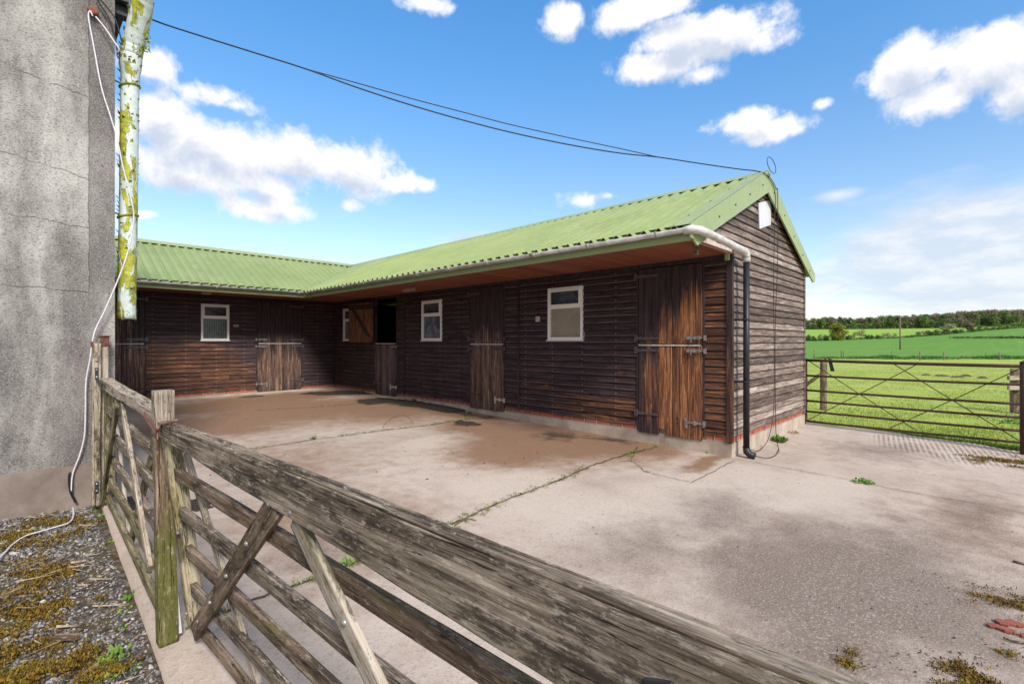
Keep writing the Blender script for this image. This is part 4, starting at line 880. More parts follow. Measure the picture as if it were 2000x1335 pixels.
# debris crumbs
V = []; Fc = []; rg = random.Random(12)
def crumb(x, y, z, s):
    k = len(V); pts = [(rg.uniform(-1,1)*s, rg.uniform(-1,1)*s) for _ in range(3)]
    for a, b in pts: V.append((x+a, y+b, z+.003))
    V.append((x, y, z+s*.9)); Fc.extend([(k, k+1, k+3), (k+1, k+2, k+3), (k+2, k, k+3)])
for (px, py, sx, sy, n) in ((1000, 900, 130, 35, 90), (700, 830, 200, 40, 90), (450, 800, 100, 25, 70), (1850, 1200, 130, 70, 120), (1350, 880, 60, 6, 60), (1700, 900, 200, 40, 60), (600, 1060, 80, 60, 60), (420, 940, 40, 20, 30), (1960, 900, 50, 20, 60), (1850, 1290, 100, 25, 90), (1450, 1050, 350, 80, 60)):
    for _ in range(n):
        q = ong(px+rg.gauss(0, sx), py+abs(rg.gauss(0, sy))*rg.choice((-.6, 1)))
        if q.x > .6 and q.x < 9.3 and (q.x < 6.1 or q.y < 2.1) and q.y < 12.8: crumb(q.x, q.y, G(q.y)+.002, rg.uniform(.004, .011)*(1 if q.y < 4 else 1.6))
o = npmesh('yard_debris', V, Fc, M['muck']); tag(o, 'dark crumbs and leaf litter scattered over the concrete', 'debris', kind='stuff')
# plank and lump by the wall, wire hoop, twigs, tile shards
def on(px, py, dz=0): q = ong(px, py); return Vector((q.x, q.y, q.z+dz))
def stick(pts, r, mat, label, name, cat, n=6):
    mb = MB(); mb.tube(pts, r, n); o = mb.build(name, mat, None, smooth=True); return tag(o, label, cat)
mb = MB(); a, b = on(735, 777, .03), on(808, 784, .03); d = (b-a); nn = Vector((-d.y, d.x, 0)).normalized()*.045
mb.prism([a-nn, b-nn, b+nn, a+nn], (0, 0, .022)); tag(mb.build('loose_board', M['timber_light'], None, bevel=.003), 'loose pale board lying in the muck by the stable wall', 'board')
q = on(812, 783, .03); mb = MB(); rg = random.Random(2)
bm_pts = [(q.x+math.cos(t)*.14*rg.uniform(.7,1.1)*.8, q.y+math.sin(t)*.22*rg.uniform(.7,1.1), q.z-.02) for t in [k*.7 for k in range(9)]]
mb.prism(bm_pts, (0, 0, .05)); tag(mb.build('straw_lump', M['moss'], None, bevel=.02), 'brown lump of old straw at the end of the loose board', 'straw')
hp = [on(748, 836, .01), on(752, 832, .04), on(765, 827, .09), on(785, 824, .12), on(800, 826, .08), on(808, 830, .02)]
stick(crom(hp), .0035, M['timber_red'], 'thin bent twig arching over the long joint in the yard', 'twig', 'twig')
stick(crom([on(888, 1028, .01), on(900, 1020, .01), on(915, 1016, .015), on(930, 1018, .01)]), .004, M['timber_dark'], 'short crooked twig beside the mossy joint near the gate', 'twig', 'twig')
stick([on(1978, 1098, .01), on(2010, 1106, .01)], .008, M['strap'], 'dark straight stick at the right edge of the yard', 'stick', 'stick')
stick(crom([on(1960, 1248, .01), on(1980, 1256, .012), on(2010, 1260, .01)]), .005, M['timber_dark'], 'crooked brown twig just below the broken red tile', 'twig', 'twig')
rg = random.Random(77)
shard_lab = ['leftmost rounded', 'second small', 'flat upper', 'long upper', 'upper right', 'lower middle', 'lower right', 'far right']
for i, (px, py, s) in enumerate([(1937, 1224, .035), (1949, 1227, .035), (1958, 1217, .045), (1975, 1219, .05), (1990, 1222, .035), (1966, 1234, .035), (1977, 1236, .03), (1998, 1243, .03)]):
    s *= .8; c = on(px, py, .002); pts = [(c.x+math.cos(t)*s*rg.uniform(.6, 1.1), c.y+math.sin(t)*s*rg.uniform(.5, 1.), c.z) for t in (0, .9, 1.9, 2.8, 3.9, 5.)]
    mb = MB(); mb.prism(pts, (rg.uniform(-.004,.004), 0, .014)); tag(mb.build('tile_shard', M['tile'], None, bevel=.003), shard_lab[i]+' piece of the broken red tile on the yard', 'tile shard', 'broken red tile pieces')
# moss patches on the yard edge (cushions)
def moss_patch(px, py, rx, ry, label, n=900, rot=0, z=None, h=.02, size=.014, seed=0, mat='moss', name='moss_patch'):
    rg = random.Random(seed); q = ong(px, py) if z is None else onpl(px, py, (0, 0, z), (0, 0, 1)); pts = []
    k = 0
    while k < n:
        u, v = rg.gauss(0, .45), rg.gauss(0, .45)
        if noise.noise(Vector((u*2.5+seed, v*2.5, 1)))+.25 < math.hypot(u, v)*.45: k += .3; continue
        x = u*rx; y = v*ry; X = x*math.cos(rot)-y*math.sin(rot); Y = x*math.sin(rot)+y*math.cos(rot); zz = (G(q.y+Y) if z is None else z)
        pts.append((q.x+X, q.y+Y, zz+.002, rg.uniform(.4, 1.2))); k += 1
    o = clumps(name, pts, M[mat], 9, .03, h, size, seed, .5); return tag(o, label, 'moss', kind='stuff')
moss_patch(1985, 905, .45, .65, 'yellow-brown moss spreading beside the rusty gate post', 900, seed=31, size=.02)
moss_patch(1985, 1180, .20, .30, 'olive moss patch at the right edge above the red tile', 500, seed=32)
moss_patch(1880, 1325, .22, .12, 'moss patch at the bottom right of the yard', 400, seed=33)
moss_patch(1655, 1297, .05, .05, 'round dark moss cushion close behind the near gate rail', 90, seed=34)
moss_patch(1665, 1275, .05, .03, 'small green moss speck above the round cushion', 40, seed=35)
moss_patch(1920, 1330, .07, .05, 'dark moss cushion right of the bottom moss patch', 90, seed=36)
moss_patch(1965, 1278, .04, .04, 'single dark moss knob below the red tile', 50, seed=37)
# ============================================================ GRAVEL SIDE
GGf = lambda y: G(y)-.055
V = []; Fc = []; n1, n2 = 60, 90
for j in range(n2+1):
    y = -6+(UH+.05+6)*j/n2
    for i in range(n1+1):
        x = -8+(xe_l(y)+.02+8)*i/n1; V.append((x, y, GGf(y)+.018*noise.noise(Vector((x*2.2, y*2.2, 5)))+.008*noise.noise(Vector((x*9, y*9, 5)))))
for j in range(n2):
    for i in range(n1): Fc.append((j*(n1+1)+i, j*(n1+1)+i+1, (j+1)*(n1+1)+i+1, (j+1)*(n1+1)+i))
gr = npmesh('gravel_ground', V, Fc, M['soil'], smooth=True); tag(gr, 'dirt and gravel strip outside the gate', 'ground', kind='structure')
# stones
bm = bmesh.new(); bmesh.ops.create_icosphere(bm, subdivisions=1, radius=1.); bv = np.array([v.co[:] for v in bm.verts]); bf = np.array([[v.index for v in f.verts] for f in bm.faces]); bm.free()
bm = bmesh.new(); bmesh.ops.create_icosphere(bm, subdivisions=2, radius=1.); bv2 = np.array([v.co[:] for v in bm.verts]); bf2 = np.array([[v.index for v in f.verts] for f in bm.faces]); bm.free()
def stones(name, P, S, mat, bv, bf, seed=1):
    rg = np.random.default_rng(seed); n = len(P); Q = rg.normal(size=(n, 4)); Q /= np.linalg.norm(Q, axis=1)[:, None]; w, x, y, z = Q.T
    Rm = np.stack([np.stack([1-2*(y*y+z*z), 2*(x*y-z*w), 2*(x*z+y*w)], 1), np.stack([2*(x*y+z*w), 1-2*(x*x+z*z), 2*(y*z-x*w)], 1), np.stack([2*(x*z-y*w), 2*(y*z+x*w), 1-2*(x*x+y*y)], 1)], 1)
    sc3 = np.stack([rg.uniform(.8, 1.3, n), rg.uniform(.6, 1., n), rg.uniform(.4, .75, n)], 1)
    B = bv[None]*sc3[:, None]*(1+rg.normal(0, .12, (n, len(bv), 1))); B = np.einsum('nij,nkj->nki', Rm, B); B[:, :, 2] *= .7
    V = (B*S[:, None, None]+P[:, None]).reshape(-1, 3); Fc = (bf[None]+(np.arange(n)*len(bv))[:, None, None]).reshape(-1, 3)
    return npmesh(name, V, Fc, mat, smooth=True)
N = 19000; X = RNG.uniform(-1.15, .47, N); Y = RNG.uniform(1.55, 5.7, N)
dens = np.array([.5+.9*noise.noise(Vector((x*1.3+3, y*1.1, 2)))+.65*(x+.45) for x, y in zip(X, Y)]); keep = (RNG.random(N) < np.clip(dens, .06, 1)) & (X < xe_l(Y)-.01)
X, Y = X[keep], Y[keep]; S = RNG.uniform(.005, .0135, len(X))*(1+.5*(RNG.random(len(X)) < .07)); Z = np.array([GGf(y)+.018*noise.noise(Vector((x*2.2, y*2.2, 5))) for x, y in zip(X, Y)])+S*.35
o = stones('gravel', np.stack([X, Y, Z], 1), S, M['stone'], bv, bf); tag(o, 'grey and white gravel stones beside the gate', 'gravel', kind='stuff')
for (px, py, s, lab) in ((28, 1085, .055, 'large pale stone among the moss below the white cable'), (345, 1275, .04, 'grey stone at the foot of the meeting post')):
    q = onpl(px, py, (0, 0, -.08), (0, 0, 1)); o = stones('loose_stone', np.array([[q.x, q.y, -.075]]), np.array([s]), M['stone'] if s > .05 else M['plinth'], bv2, bf2, 5); tag(o, lab, 'stone')
for i, (px, py, rx, ry, n) in enumerate([(60, 1040, .55, .35, 900), (40, 1120, .40, .40, 1000), (80, 1190, .30, .22, 700), (20, 1270, .30, .2, 500), (150, 1290, .14, .1, 180), (100, 1125, .10, .12, 120), (195, 1318, .2, .1, 180), (10, 1330, .2, .12, 300), (70, 1320, .2, .12, 250)]):
    moss_patch(px, py, rx*.9, ry*1.5, ['brown-gold moss bank under the white cable', 'golden moss mass at the left edge', 'golden moss cushion above the wood scrap', 'moss patch at the lower left corner', 'small moss spot below the wood scrap', 'moss tuft amid the gravel', 'mossy patch near the bottom green weed', 'moss at the very bottom left', 'thin moss left of the bottom'][i], int(n*1.7), z=GG-.012-.022*(py > 1100), h=.022, size=.017, seed=50+i)
for i, (px, py, s, n, sz, lab) in enumerate([(35, 1010, 1., 60, .05, 'green weed at the foot of the house plinth, leftmost'), (55, 1006, 1., 60, .05, 'spreading green weed at the foot of the house plinth'), (195, 1000, .9, 60, .05, 'green weed where the gravel meets the gate heel'), (205, 1012, .8, 50, .045, 'light green weed just below the gate heel weed'), (218, 1062, .7, 40, .04, 'small weed on the gravel along the slab edge'), (263, 1165, .9, 60, .035, 'bright weed by the slab edge near the meeting post'), (245, 1195, .6, 40, .03, 'sparse yellow-green weed on the gravel'), (168, 1063, .4, 30, .03, 'tiny weed in the middle of the gravel'), (223, 1285, 1.2, 80, .03, 'largest bright green leafy weed at the bottom of the gravel'), (255, 1305, .7, 40, .025, 'bright weed right of the largest leafy weed'), (212, 1330, .7, 40, .028, 'green weed on the bottom edge of the picture'), (82, 1098, .4, 30, .03, 'pale weed beside the large stone'), (236, 1230, .5, 40, .03, 'yellowish weed below the sparse gravel weed')]):
    weed(px, py, s, lab, n=n, spread=.055, h=.03, size=sz, z=GG-.035, seed=60+i)
pts = []; rg = random.Random(44)
V = []; Fc = []
for _ in range(500):
    x = rg.uniform(-1.1, .42); y = rg.uniform(1.6, 5.6); L = rg.uniform(.02, .09); t = rg.uniform(0, 3.14); z = GGf(y)+rg.uniform(.012, .03); k = len(V); dx, dy = math.cos(t)*L, math.sin(t)*L; w = .0012
    V += [(x-dx-dy/L*w, y-dy+dx/L*w, z), (x-dx+dy/L*w, y-dy-dx/L*w, z), (x+dx, y+dy, z+rg.uniform(-.01, .02)), (x+dx, y+dy, z+.003)]; Fc.append((k, k+1, k+2, k+3))
M['straw'] = simple('dry_straw', (.50,.40,.26), (.30,.22,.13), 40, .8)
o = npmesh('dry_stems', V, Fc, M['straw']); tag(o, 'dry straw stems scattered over gravel and moss', 'straw', kind='stuff')
# ============================================================ WOODEN GATES
def beam(name, mat, parent, p0, p1, w, h, h1=None, side=None, seed=0, nl=None, npz=40, rough=.0012, cracks=(), hfun=None, rnd=.12, cham=0, twist=0):
    """timber along local X; local Y = thickness w, local Z = height h"""
    p0 = Vector(p0); p1 = Vector(p1); X_ = (p1-p0); L = X_.length; X_.normalize(); h1 = h if h1 is None else h1
    sd = Vector(side) if side is not None else Vector((1, 0, 0)); Z_ = X_.cross(sd).normalized()
    if Z_.z < 0 and abs(Z_.z) > .1: Z_ = -Z_
    Y_ = Z_.cross(X_).normalized(); Mx = Matrix((X_, Y_, Z_)).transposed().to_4x4(); Mx.translation = p0
    nl = nl or max(8, int(L/.03)); per = []
    m = npz//4
    for (ax, ay, bx, by) in ((-1,-1,1,-1),(1,-1,1,1),(1,1,-1,1),(-1,1,-1,-1)):
        for k in range(m): t = k/m; per.append((ax+(bx-ax)*t, ay+(by-ay)*t))
    n = len(per); V = []; off = seed*7.3
    for i in range(nl+1):
        t = i/nl; x = L*t; hh = h+(h1-h)*t; zc = 0
        if hfun: hh, zc = hfun(t)
        bow = .0035*noise.noise(Vector((x*1.3+off, 1, 2))); bow2 = .0035*noise.noise(Vector((x*1.3+off, 5, 7)))
        for k, (a, b) in enumerate(per):
            rr = rnd
            if abs(a) > 1-rr and abs(b) > 1-rr:
                fa = (abs(a)-(1-rr))/rr; fb = (abs(b)-(1-rr))/rr; s = math.hypot(fa, fb)
                if s > 1: a = math.copysign(1-rr+fa/s*rr, a); b = math.copysign(1-rr+fb/s*rr, b)
            y = a*w/2; z = b*hh/2+zc
            d = rough*(noise.noise(Vector((x*2.2+off, y*55, z*55)))+.6*noise.noise(Vector((x*6+off, y*120, z*120)))+.9*noise.noise(Vector((x*1.4+off, y*22, z*22))))
            for (kc, x0, x1, dep, wid) in cracks:
                if x0 < x < x1:
                    c = (kc*n+1.6*noise.noise(Vector((x*3.1+kc*50, off, 0)))) ; dk = abs(k-c); dk = min(dk, n-dk)
                    e = min(1, (x-x0)/.12, (x1-x)/.12); d -= dep*e*max(0, 1-dk/wid)
            nrm = math.hypot(a, b); V.append((x, y+bow+d*a/nrm*1.0, z+bow2+d*b/nrm))
    Fc = [(i*n+k, (i+1)*n+k, (i+1)*n+(k+1)%n, i*n+(k+1)%n) for i in range(nl) for k in range(n)]
    me = bpy.data.meshes.new(name); me.from_pydata(V, [], Fc+[tuple(range(n)), tuple(nl*n+k for k in range(n-1, -1, -1))]); me.materials.append(mat)
    me.polygons.foreach_set('use_smooth', [True]*(len(Fc))+[False]*2); me.update()
    o = bpy.data.objects.new(name, me); return link(o, parent, Mx)
def boltheads(parent, pts, n=(-1,-.3,0)):
    n = Vector(n).normalized()
    for p in pts:
        p = Vector(p); mb = MB(); mb.tube([p-n*.004, p+n*.003, p+n*.006, p+n*.008], [.009, .009, .006, .002], 12); mb.build('bolt', M['steel'], parent, smooth=True)
NGP = lambda px, py, off=0: onpl(px, py, (.467+off, 2.79, 1.07), (1, .042, .115))
NX = lambda y, z, off=0: .467+off-.042*(y-2.79)+.115*(1.07-z)
FX = lambda y: .475+.02*(y-2.85)
FGP = lambda px, py, off=0: onpl(px, py, (.475+off, 2.85, 0), (1, -.02, 0))
# near gate
ng = thing('wooden_gate', (NX(2.7, 0), 2.7, G(2.7)), 'weathered grey five-bar gate leaf crossing the foreground', 'gate', 'pair of wooden yard gates')
def hf(t):
    y = 2.80+(-.9-2.80)*t; top = 1.022+.012*min(1, (2.8-y)/1.2); bot = np.interp(y, [-.9, .3, .7, 1.2, 1.6, 2.2, 2.8], [.845, .872, .888, .902, .912, .935, .955]); return top-bot, (top+bot)/2-.96
yA, yB = 2.80, -.9; w_ = .054
railM = beam('top_rail', M['timber_grey'], ng, (NX(yA, 1.0)+w_/2, yA, .96), (NX(yB, 1.0)+w_/2, yB, .96), w_, .1, seed=1, nl=300, npz=120, hfun=hf, rough=.0022, rnd=.05, side=(1,.04,.0),
     cracks=[(.62, .12, 1.5, .016, 3.4), (.705, .9, 3.4, .022, 3.6), (.67, .05, .75, .016, 3.0), (.58, 1.0, 2.3, .012, 2.8), (.54, 1.9, 3.3, .010, 2.6), (.59, .3, 1.0, .012, 2.6), (.73, 1.8, 2.6, .010, 2.4)])
st = beam('head_stile', M['timber_tan'], ng, (NX(2.75, 1.0)+.038, 2.76, 1.0), (NX(2.75, .03)+.038, 2.76, .03), .072, .07, seed=2, nl=60, side=(1,0,0), rough=.002, cracks=[(.3, .2, .8, .004, 1.2)])
ZBs = [.81, .62, .435, .25, .062]
for i, zt in enumerate(ZBs):
    hb = .056; zc = zt-hb/2; a = (NX(2.715, zc)+.034, 2.715, zc); b = (NX(-.6, zc)+.034, -.6, zc+.0)
    bar = beam('bar', M['timber_grey'] if i % 2 else M['timber_dark'], ng, a, b, .028, hb, seed=10+i, nl=150, npz=32, rough=.002, side=(1,.04,.1), rnd=.2)
def inplane(name, mat, parent, q0, q1, wid, thick, Pf, off, seed, ext=0, **k):
    a = Pf(q0[0], q0[1], off); b = Pf(q1[0], q1[1], off); return a, b
def brace(name, mat, parent, a, b, wid, thick, seed, nrm, **k):
    return beam(name, mat, parent, a, b, thick, wid, seed=seed, side=nrm, npz=32, rnd=.15, rough=.0018, **k)
nn_ = (1, .042, .115)
a = NGP(541, 982, .010); b = Vector((NX(2.70, .02, .010), 2.70, .02))
br = brace('brace', M['timber_dark'], ng, a, b, .080, .020, 31, nn_)
boltheads(br, [NGP(x, y, -.001) for x, y in ((482, 1061), (442, 1124), (410, 1176), (386, 1213))])
a = NGP(580, 1010, .010); d = (NGP(736, 1335, .010)-a); b = a+d.normalized()*1.12
b = a+d*2.2
br = brace('brace', M['timber_light'], ng, a, b, .074, .020, 32, nn_, nl=50); boltheads(br, [NGP(673, 1215, -.001)])
a = NGP(364, 886, .05); b = NGP(505, 1335, .05); brace('brace', M['timber_light'], ng, a, b, .05, .02, 33, nn_)
boltheads(railM, [NGP(x, y, -.004) for x, y in ((526, 985), (569, 1001))])
boltheads(st, [NGP(347, 1040, -.001), NGP(364, 1197, -.001)])
# black hinge corner on near rail bottom
q = NGP(1265, 1335, -.006); mb = MB()
mb.prism([NGP(1250, 1360, -.006), NGP(1256, 1322, -.006), NGP(1310, 1332, -.006), NGP(1330, 1360, -.006)], (.012, 0, 0)); mb.build('hinge_strap', M['blackiron'], railM, bevel=.002)
# far gate
fg = thing('wooden_gate', (FX(5.4), 5.4, G(5.4)), 'weathered far gate leaf hung on the post by the grey house', 'gate', 'pair of wooden yard gates')
def hf2(t): top = 1.085-.025*t; bot = 1.0+.012*t-.0; return top-bot, (top+bot)/2-1.04
w2_ = .075
rail2 = beam('top_rail', M['timber_light'], fg, (FX(5.46)+w2_/2-.01, 5.46, 1.04), (FX(2.88)+w2_/2-.01, 2.88, 1.04), w2_, .09, seed=41, nl=120, npz=64, hfun=hf2, rough=.0025, side=(1,-.02,0), cracks=[(.62, .3, 2.2, .012, 1.6), (.57, .8, 2.5, .01, 1.6), (.68, .2, 1.3, .008, 1.4)])
beam('heel_stile', M['timber_green'], fg, (FX(5.41)+.05, 5.41, 1.04), (FX(5.41)+.05, 5.41, .07), .07, .08, seed=42, side=(1,0,0), rough=.002)
ms = beam('meeting_stile', M['timber_light'], fg, (FX(2.84)+.027, 2.84, 1.165), (FX(2.84)+.027, 2.84, .95), .079, .075, seed=43, side=(1,0,0), rough=.0028, npz=48, cracks=[(.35, .0, .22, .006, 1.5), (.42, .0, .22, .006, 1.5)])
ms2 = beam('meeting_stile', M['timber_post_green'], fg, (FX(2.84)+.027, 2.84, .952), (FX(2.84)+.043, 2.82, -.045), .079, .075, seed=44, side=(1,0,0), rough=.0028, npz=48)
for i, zt in enumerate((.86, .69, .50, .30, .115)):
    hb = .060; zc = zt-hb/2; beam('bar', M['timber_green'] if i > 2 else M['timber_grey'], fg, (FX(5.38)+.030, 5.38, zc), (FX(2.88)+.030, 2.88, zc), .030, hb, seed=45+i, npz=32, side=(1,-.02,0), rnd=.2, rough=.002)
fn = (1, -.02, 0)
for (q0, q1, off, mt, s, wd) in (((229, 786), (200, 982), .004, 'timber_green', 61, .07), ((239, 790), (293, 1112), .004, 'timber_light', 62, .06), ((297, 893), (257, 1052), .056, 'timber_green', 63, .07), ((222, 775), (252, 1045), .056, 'timber_light', 64, .055)):
    brace('brace', M[mt], fg, FGP(*q0, off), FGP(*q1, off), wd, .022, s, fn)
# hinges on far gate
mb = MB(); mb.prism([FGP(183, 722, -.03), FGP(189, 722, -.03), FGP(189, 742, -.03), FGP(183, 742, -.03)], (.006, 0, 0)); mb.prism([onpl(188, 735, (.50, 5.4, 0), fn), onpl(188, 742, (.50, 5.4, 0), fn), onpl(200, 756, (.50, 5.4, 0), fn), onpl(202, 748, (.50, 5.4, 0), fn)], (-.008, 0, 0)); mb.build('hinge', M['blackiron'], rail2)
# posts by the house
hpz = thing('gate_post', (.52, 5.55, G(5.5)), 'tall weathered hinge post of the wooden gates against the grey house', 'post')
beam('post_face', M['timber_light'], hpz, (.496, 5.50, 1.385), (.496, 5.50, -.02), .056, .05, seed=71, side=(1,0,0), rough=.002)
pc = beam('post_core', M['timber_light'], hpz, (.553, 5.57, 1.43), (.553, 5.57, -.02), .058, .09, seed=72, side=(1,0,0), rough=.003)
mb = MB(); mb.box((.524, 5.515, 1.36), (.585, 5.522, 1.445)); mb.box((.522, 5.515, 1.432), (.59, 5.62, 1.452)); mb.build('metal_cap', M['rustred'], hpz, bevel=.003)
mb = MB(); mb.box((.462, 5.47, 1.35), (.474, 5.53, 1.40)); mb.build('metal_cap', M['rustred'], hpz, bevel=.003)
for (z0, z1) in ((1.075, 1.175), (.10, .20)):
    mb = MB(); mb.box((.485, 5.468, z0), (.51, 5.474, z1)); h_ = mb.build('hinge_plate', M['blackiron'], hpz, bevel=.002)
    boltheads(h_, [(.497, 5.466, z0+.02), (.497, 5.466, z1-.02)], (0,-1,0))
boltheads(hpz, [(.497, 5.472, 1.235)], (0,-1,0))
# oxide hoop holding the leaves together
hl = [FGP(280, 805, -.02), FGP(284, 812, -.02), FGP(294, 828, -.02), FGP(303, 842, -.02), FGP(305, 850, -.02), FGP(307, 842, -.022), FGP(309, 834, -.02), onpl(314, 829, (0, 2.72, 0), (0, 1, 0)), onpl(328, 826, (0, 2.66, 0), (0, 1, 0)), onpl(342, 822, (0, 2.62, 0), (0, 1, 0)), onpl(346, 820, (0, 2.62, 0), (0, 1, 0))]
mb = MB(); mb.tube(crom(hl), .0065, 8); ho = mb.build('gate_hoop', M['hoop'], None, smooth=True); tag(ho, 'reddish iron hoop looped over the meeting ends of the wooden gates', 'latch')
mb = MB(); mb.prism([FGP(282, 806, -.024), FGP(306, 838, -.024), FGP(307, 858, -.024), FGP(303, 850, -.024), FGP(281, 815, -.024)], (.004, 0, 0)); mb.build('flat_arm', M['hoop'], ho)
# bluish plastic strip in the gap between the meeting stiles
mb = MB(); a = onpl(344, 1140, (0, 2.78, 0), (0, 1, 0)); b = onpl(352, 1240, (0, 2.78, 0), (0, 1, 0)); mb.prism([(a.x-.006, 2.80, a.z), (a.x+.006, 2.80, a.z), (b.x+.012, 2.80, b.z), (b.x-.002, 2.80, b.z)], (0, .01, 0)); tag(mb.build('plastic_strip', M['sign'], None), 'pale strip hanging in the gap between the two gate leaves', 'strip')
q = onpl(126, 1252, (0, 0, -.07), (0, 0, 1)); beam('wood_scrap', M['woodbit'], None, (q.x-.035, q.y+.055, q.z+.015), (q.x+.045, q.y-.035, q.z+.02), .035, .02, seed=81, nl=12)
tag(bpy.data.objects['wood_scrap'], 'small orange-brown wood scrap lying on the mossy gravel', 'wood scrap')
# ============================================================ METAL FIELD GATE
gp0 = ony(1574.5, 760, 2.18) if False else Vector((9.74, 2.16, 0)); 
def gpt(px, py): return onpl(px, py, gP0, gN)
gP0 = atd(1574.5, 700, 8.55); gP1 = atd(1996, 714, 6.55); gP0.z = gP1.z = 0; gd = (gP1-gP0).normalized(); gN = Vector((-gd.y, gd.x, 0))
fgm = thing('field_gate', (gP0.x, gP0.y, G(2)), 'rusty tubular metal field gate with crossed brace rods', 'gate')
def tb(name, q0, q1, r, off=0, mat='rust', par=None):
    a = gpt(*q0); b = gpt(*q1); o = gN*off; n = 8; pts = [a.lerp(b, i/n)+o+Vector((0, 0, -.006*math.sin(math.pi*i/n))) for i in range(n+1)]; mb = MB(); mb.tube(pts, r, 10); return mb.build(name, M[mat], par or fgm, smooth=True)
tb('top_bar', (1575, 703), (1996, 715), .025)
for l, r_ in ((733, 751), (761.5, 789), (782, 815.5), (802.5, 841), (821.5, 864)): tb('bar', (1575, l), (1996, r_), .018)
for (x, off) in ((1574.5, 0), (1996, 0)):
    a = gpt(x, 700 if x < 1700 else 711); b = gpt(x, 823 if x < 1700 else 867); mb = MB(); mb.tube([a, b], .02, 10); mb.build('end_tube', M['rust'], fgm)
for q0, q1 in (((1578, 704), (1790, 841)), ((1577, 820), (1791, 711)), ((1744, 710), (1990, 860)), ((1737, 836), (1993, 719))):
    tb('brace_rod', q0, q1, .0065, .02)
gpl = thing('gate_post', (*atd(1998, 800, 6.4).xy, -.1), 'rusty brown steel post at the right edge carrying the field gate', 'post')
q = atd(2003, 800, 6.42); mb = MB(); mb.tube([(q.x, q.y, -.35), (q.x, q.y, 1.12)], .055, 14); mb.build('post_tube', M['rust'], gpl, smooth=True)
mb = MB(); mb.tube([(q.x, q.y, 1.12), (q.x, q.y, 1.125), (q.x, q.y, 1.15)], [.062, .062, .02], 14); mb.build('post_cap', M['rust'], gpl)
q = atd(1572.5, 800, 8.62); mb = MB(); mb.tube([(q.x, q.y, -.2), (q.x, q.y, 1.10)], .012, 8); tag(mb.build('gate_stop', M['rust'], None), 'thin rusty rod standing at the stable corner beside the field gate', 'post')
# chain strap on the gate
a = gpt(1617, 702); b = gpt(1626, 725); mb = MB(); mb.prism([a+Vector((0,0,.015)), a+gd*.05+Vector((0,0,.0)), b+gd*.03, b-gd*.03], tuple(gN*.012)); tag(mb.build('strap', M['blackiron'], None), 'black strap hanging from the top bar of the field gate', 'strap')
mb = MB(); mb.tube([a-gd*.05, a+Vector((0,0,.03)), a+gd*.06, a+gd*.02-Vector((0,0,.03))], .009, 6); tag(mb.build('gate_latch', M['rustred'], None), 'small orange-rust latch on top of the field gate', 'latch')
# ============================================================ TERRAIN
KT = [.3, .608, .716, .784, .819, .856, .89, .92, .957, .999, 1.031, 1.3, 1.8]; Z260 = [1.2, 1.5, 2.5, 2.95, 3.6, 4.35, 5.05, 5.9, 6.9, 7.9, 8.5, 12.5, 17]
def terr(x, y):
    d = x*SA+y*CA; l = x*CA-y*SA; k = l/max(d, 1); k = min(1.8, max(.3, k))
    z260 = float(np.interp(k, KT, Z260)); z110 = -.55+max(0, k-.8)*3; z480 = float(np.interp(k, [.6, .9, 1.05, 1.8], [13.2, 14.6, 18, 30]))
    D = [3, 12, 48, 80, 110, 260, 300, 480, 900]; Zs = [-.10, -.12, -.27, -.42, z110, z260, z260+max(0, (13.2-z260))*.12, z480, z480+12]
    z = float(np.interp(d, D, Zs)); return z
def terrP(px, d): p = atd(px, 700, d); return Vector((p.x, p.y, terr(p.x, p.y)))
def hit(px, py, dmin=9):
    d = dmin
    while d < 700:
        p = atd(px, py, d)
        if p.z <= terr(p.x, p.y): return p
        d *= 1.004
    return p
def strip_mesh(name, d0, d1, nd, mat, label, rough=.02, freq=.5, k0=R(4), k1=R(72), nk=120):
    V = []; Fc = []
    for j in range(nd+1):
        d = d0*(d1/d0)**(j/nd)
        for i in range(nk+1):
            ph = k0+(k1-k0)*i/nk; x = (FW*d+RT*d*math.tan(ph)).x; y = (FW*d+RT*d*math.tan(ph)).y
            V.append((x, y, terr(x, y)+rough*noise.noise(Vector((x*freq, y*freq, 0)))))
    for j in range(nd):
        for i in range(nk): Fc.append((j*(nk+1)+i, j*(nk+1)+i+1, (j+1)*(nk+1)+i+1, (j+1)*(nk+1)+i))
    o = npmesh(name, V, Fc, M[mat], smooth=True); return tag(o, label, name.replace('_', ' '), kind='structure')
strip_mesh('pasture', 4, 48, 110, 'pasture', 'bright yellow-green grazed pasture behind the field gate', .03, .9)
strip_mesh('crop_field', 48, 262, 50, 'crop', 'blue-green crop field rising beyond the wire fence', .1, .05)
strip_mesh('upper_field', 262, 900, 40, 'upper', 'bright green upper field below the woods', .2, .02)
mb = MB(); mb.add([(-3000, -3000, -1.2), (3000, -3000, -1.2), (3000, 3000, -1.2), (-3000, 3000, -1.2)], [(0,1,2,3)]); tag(mb.build('ground', M['base'], None), 'green land around the farm', 'ground', kind='structure')
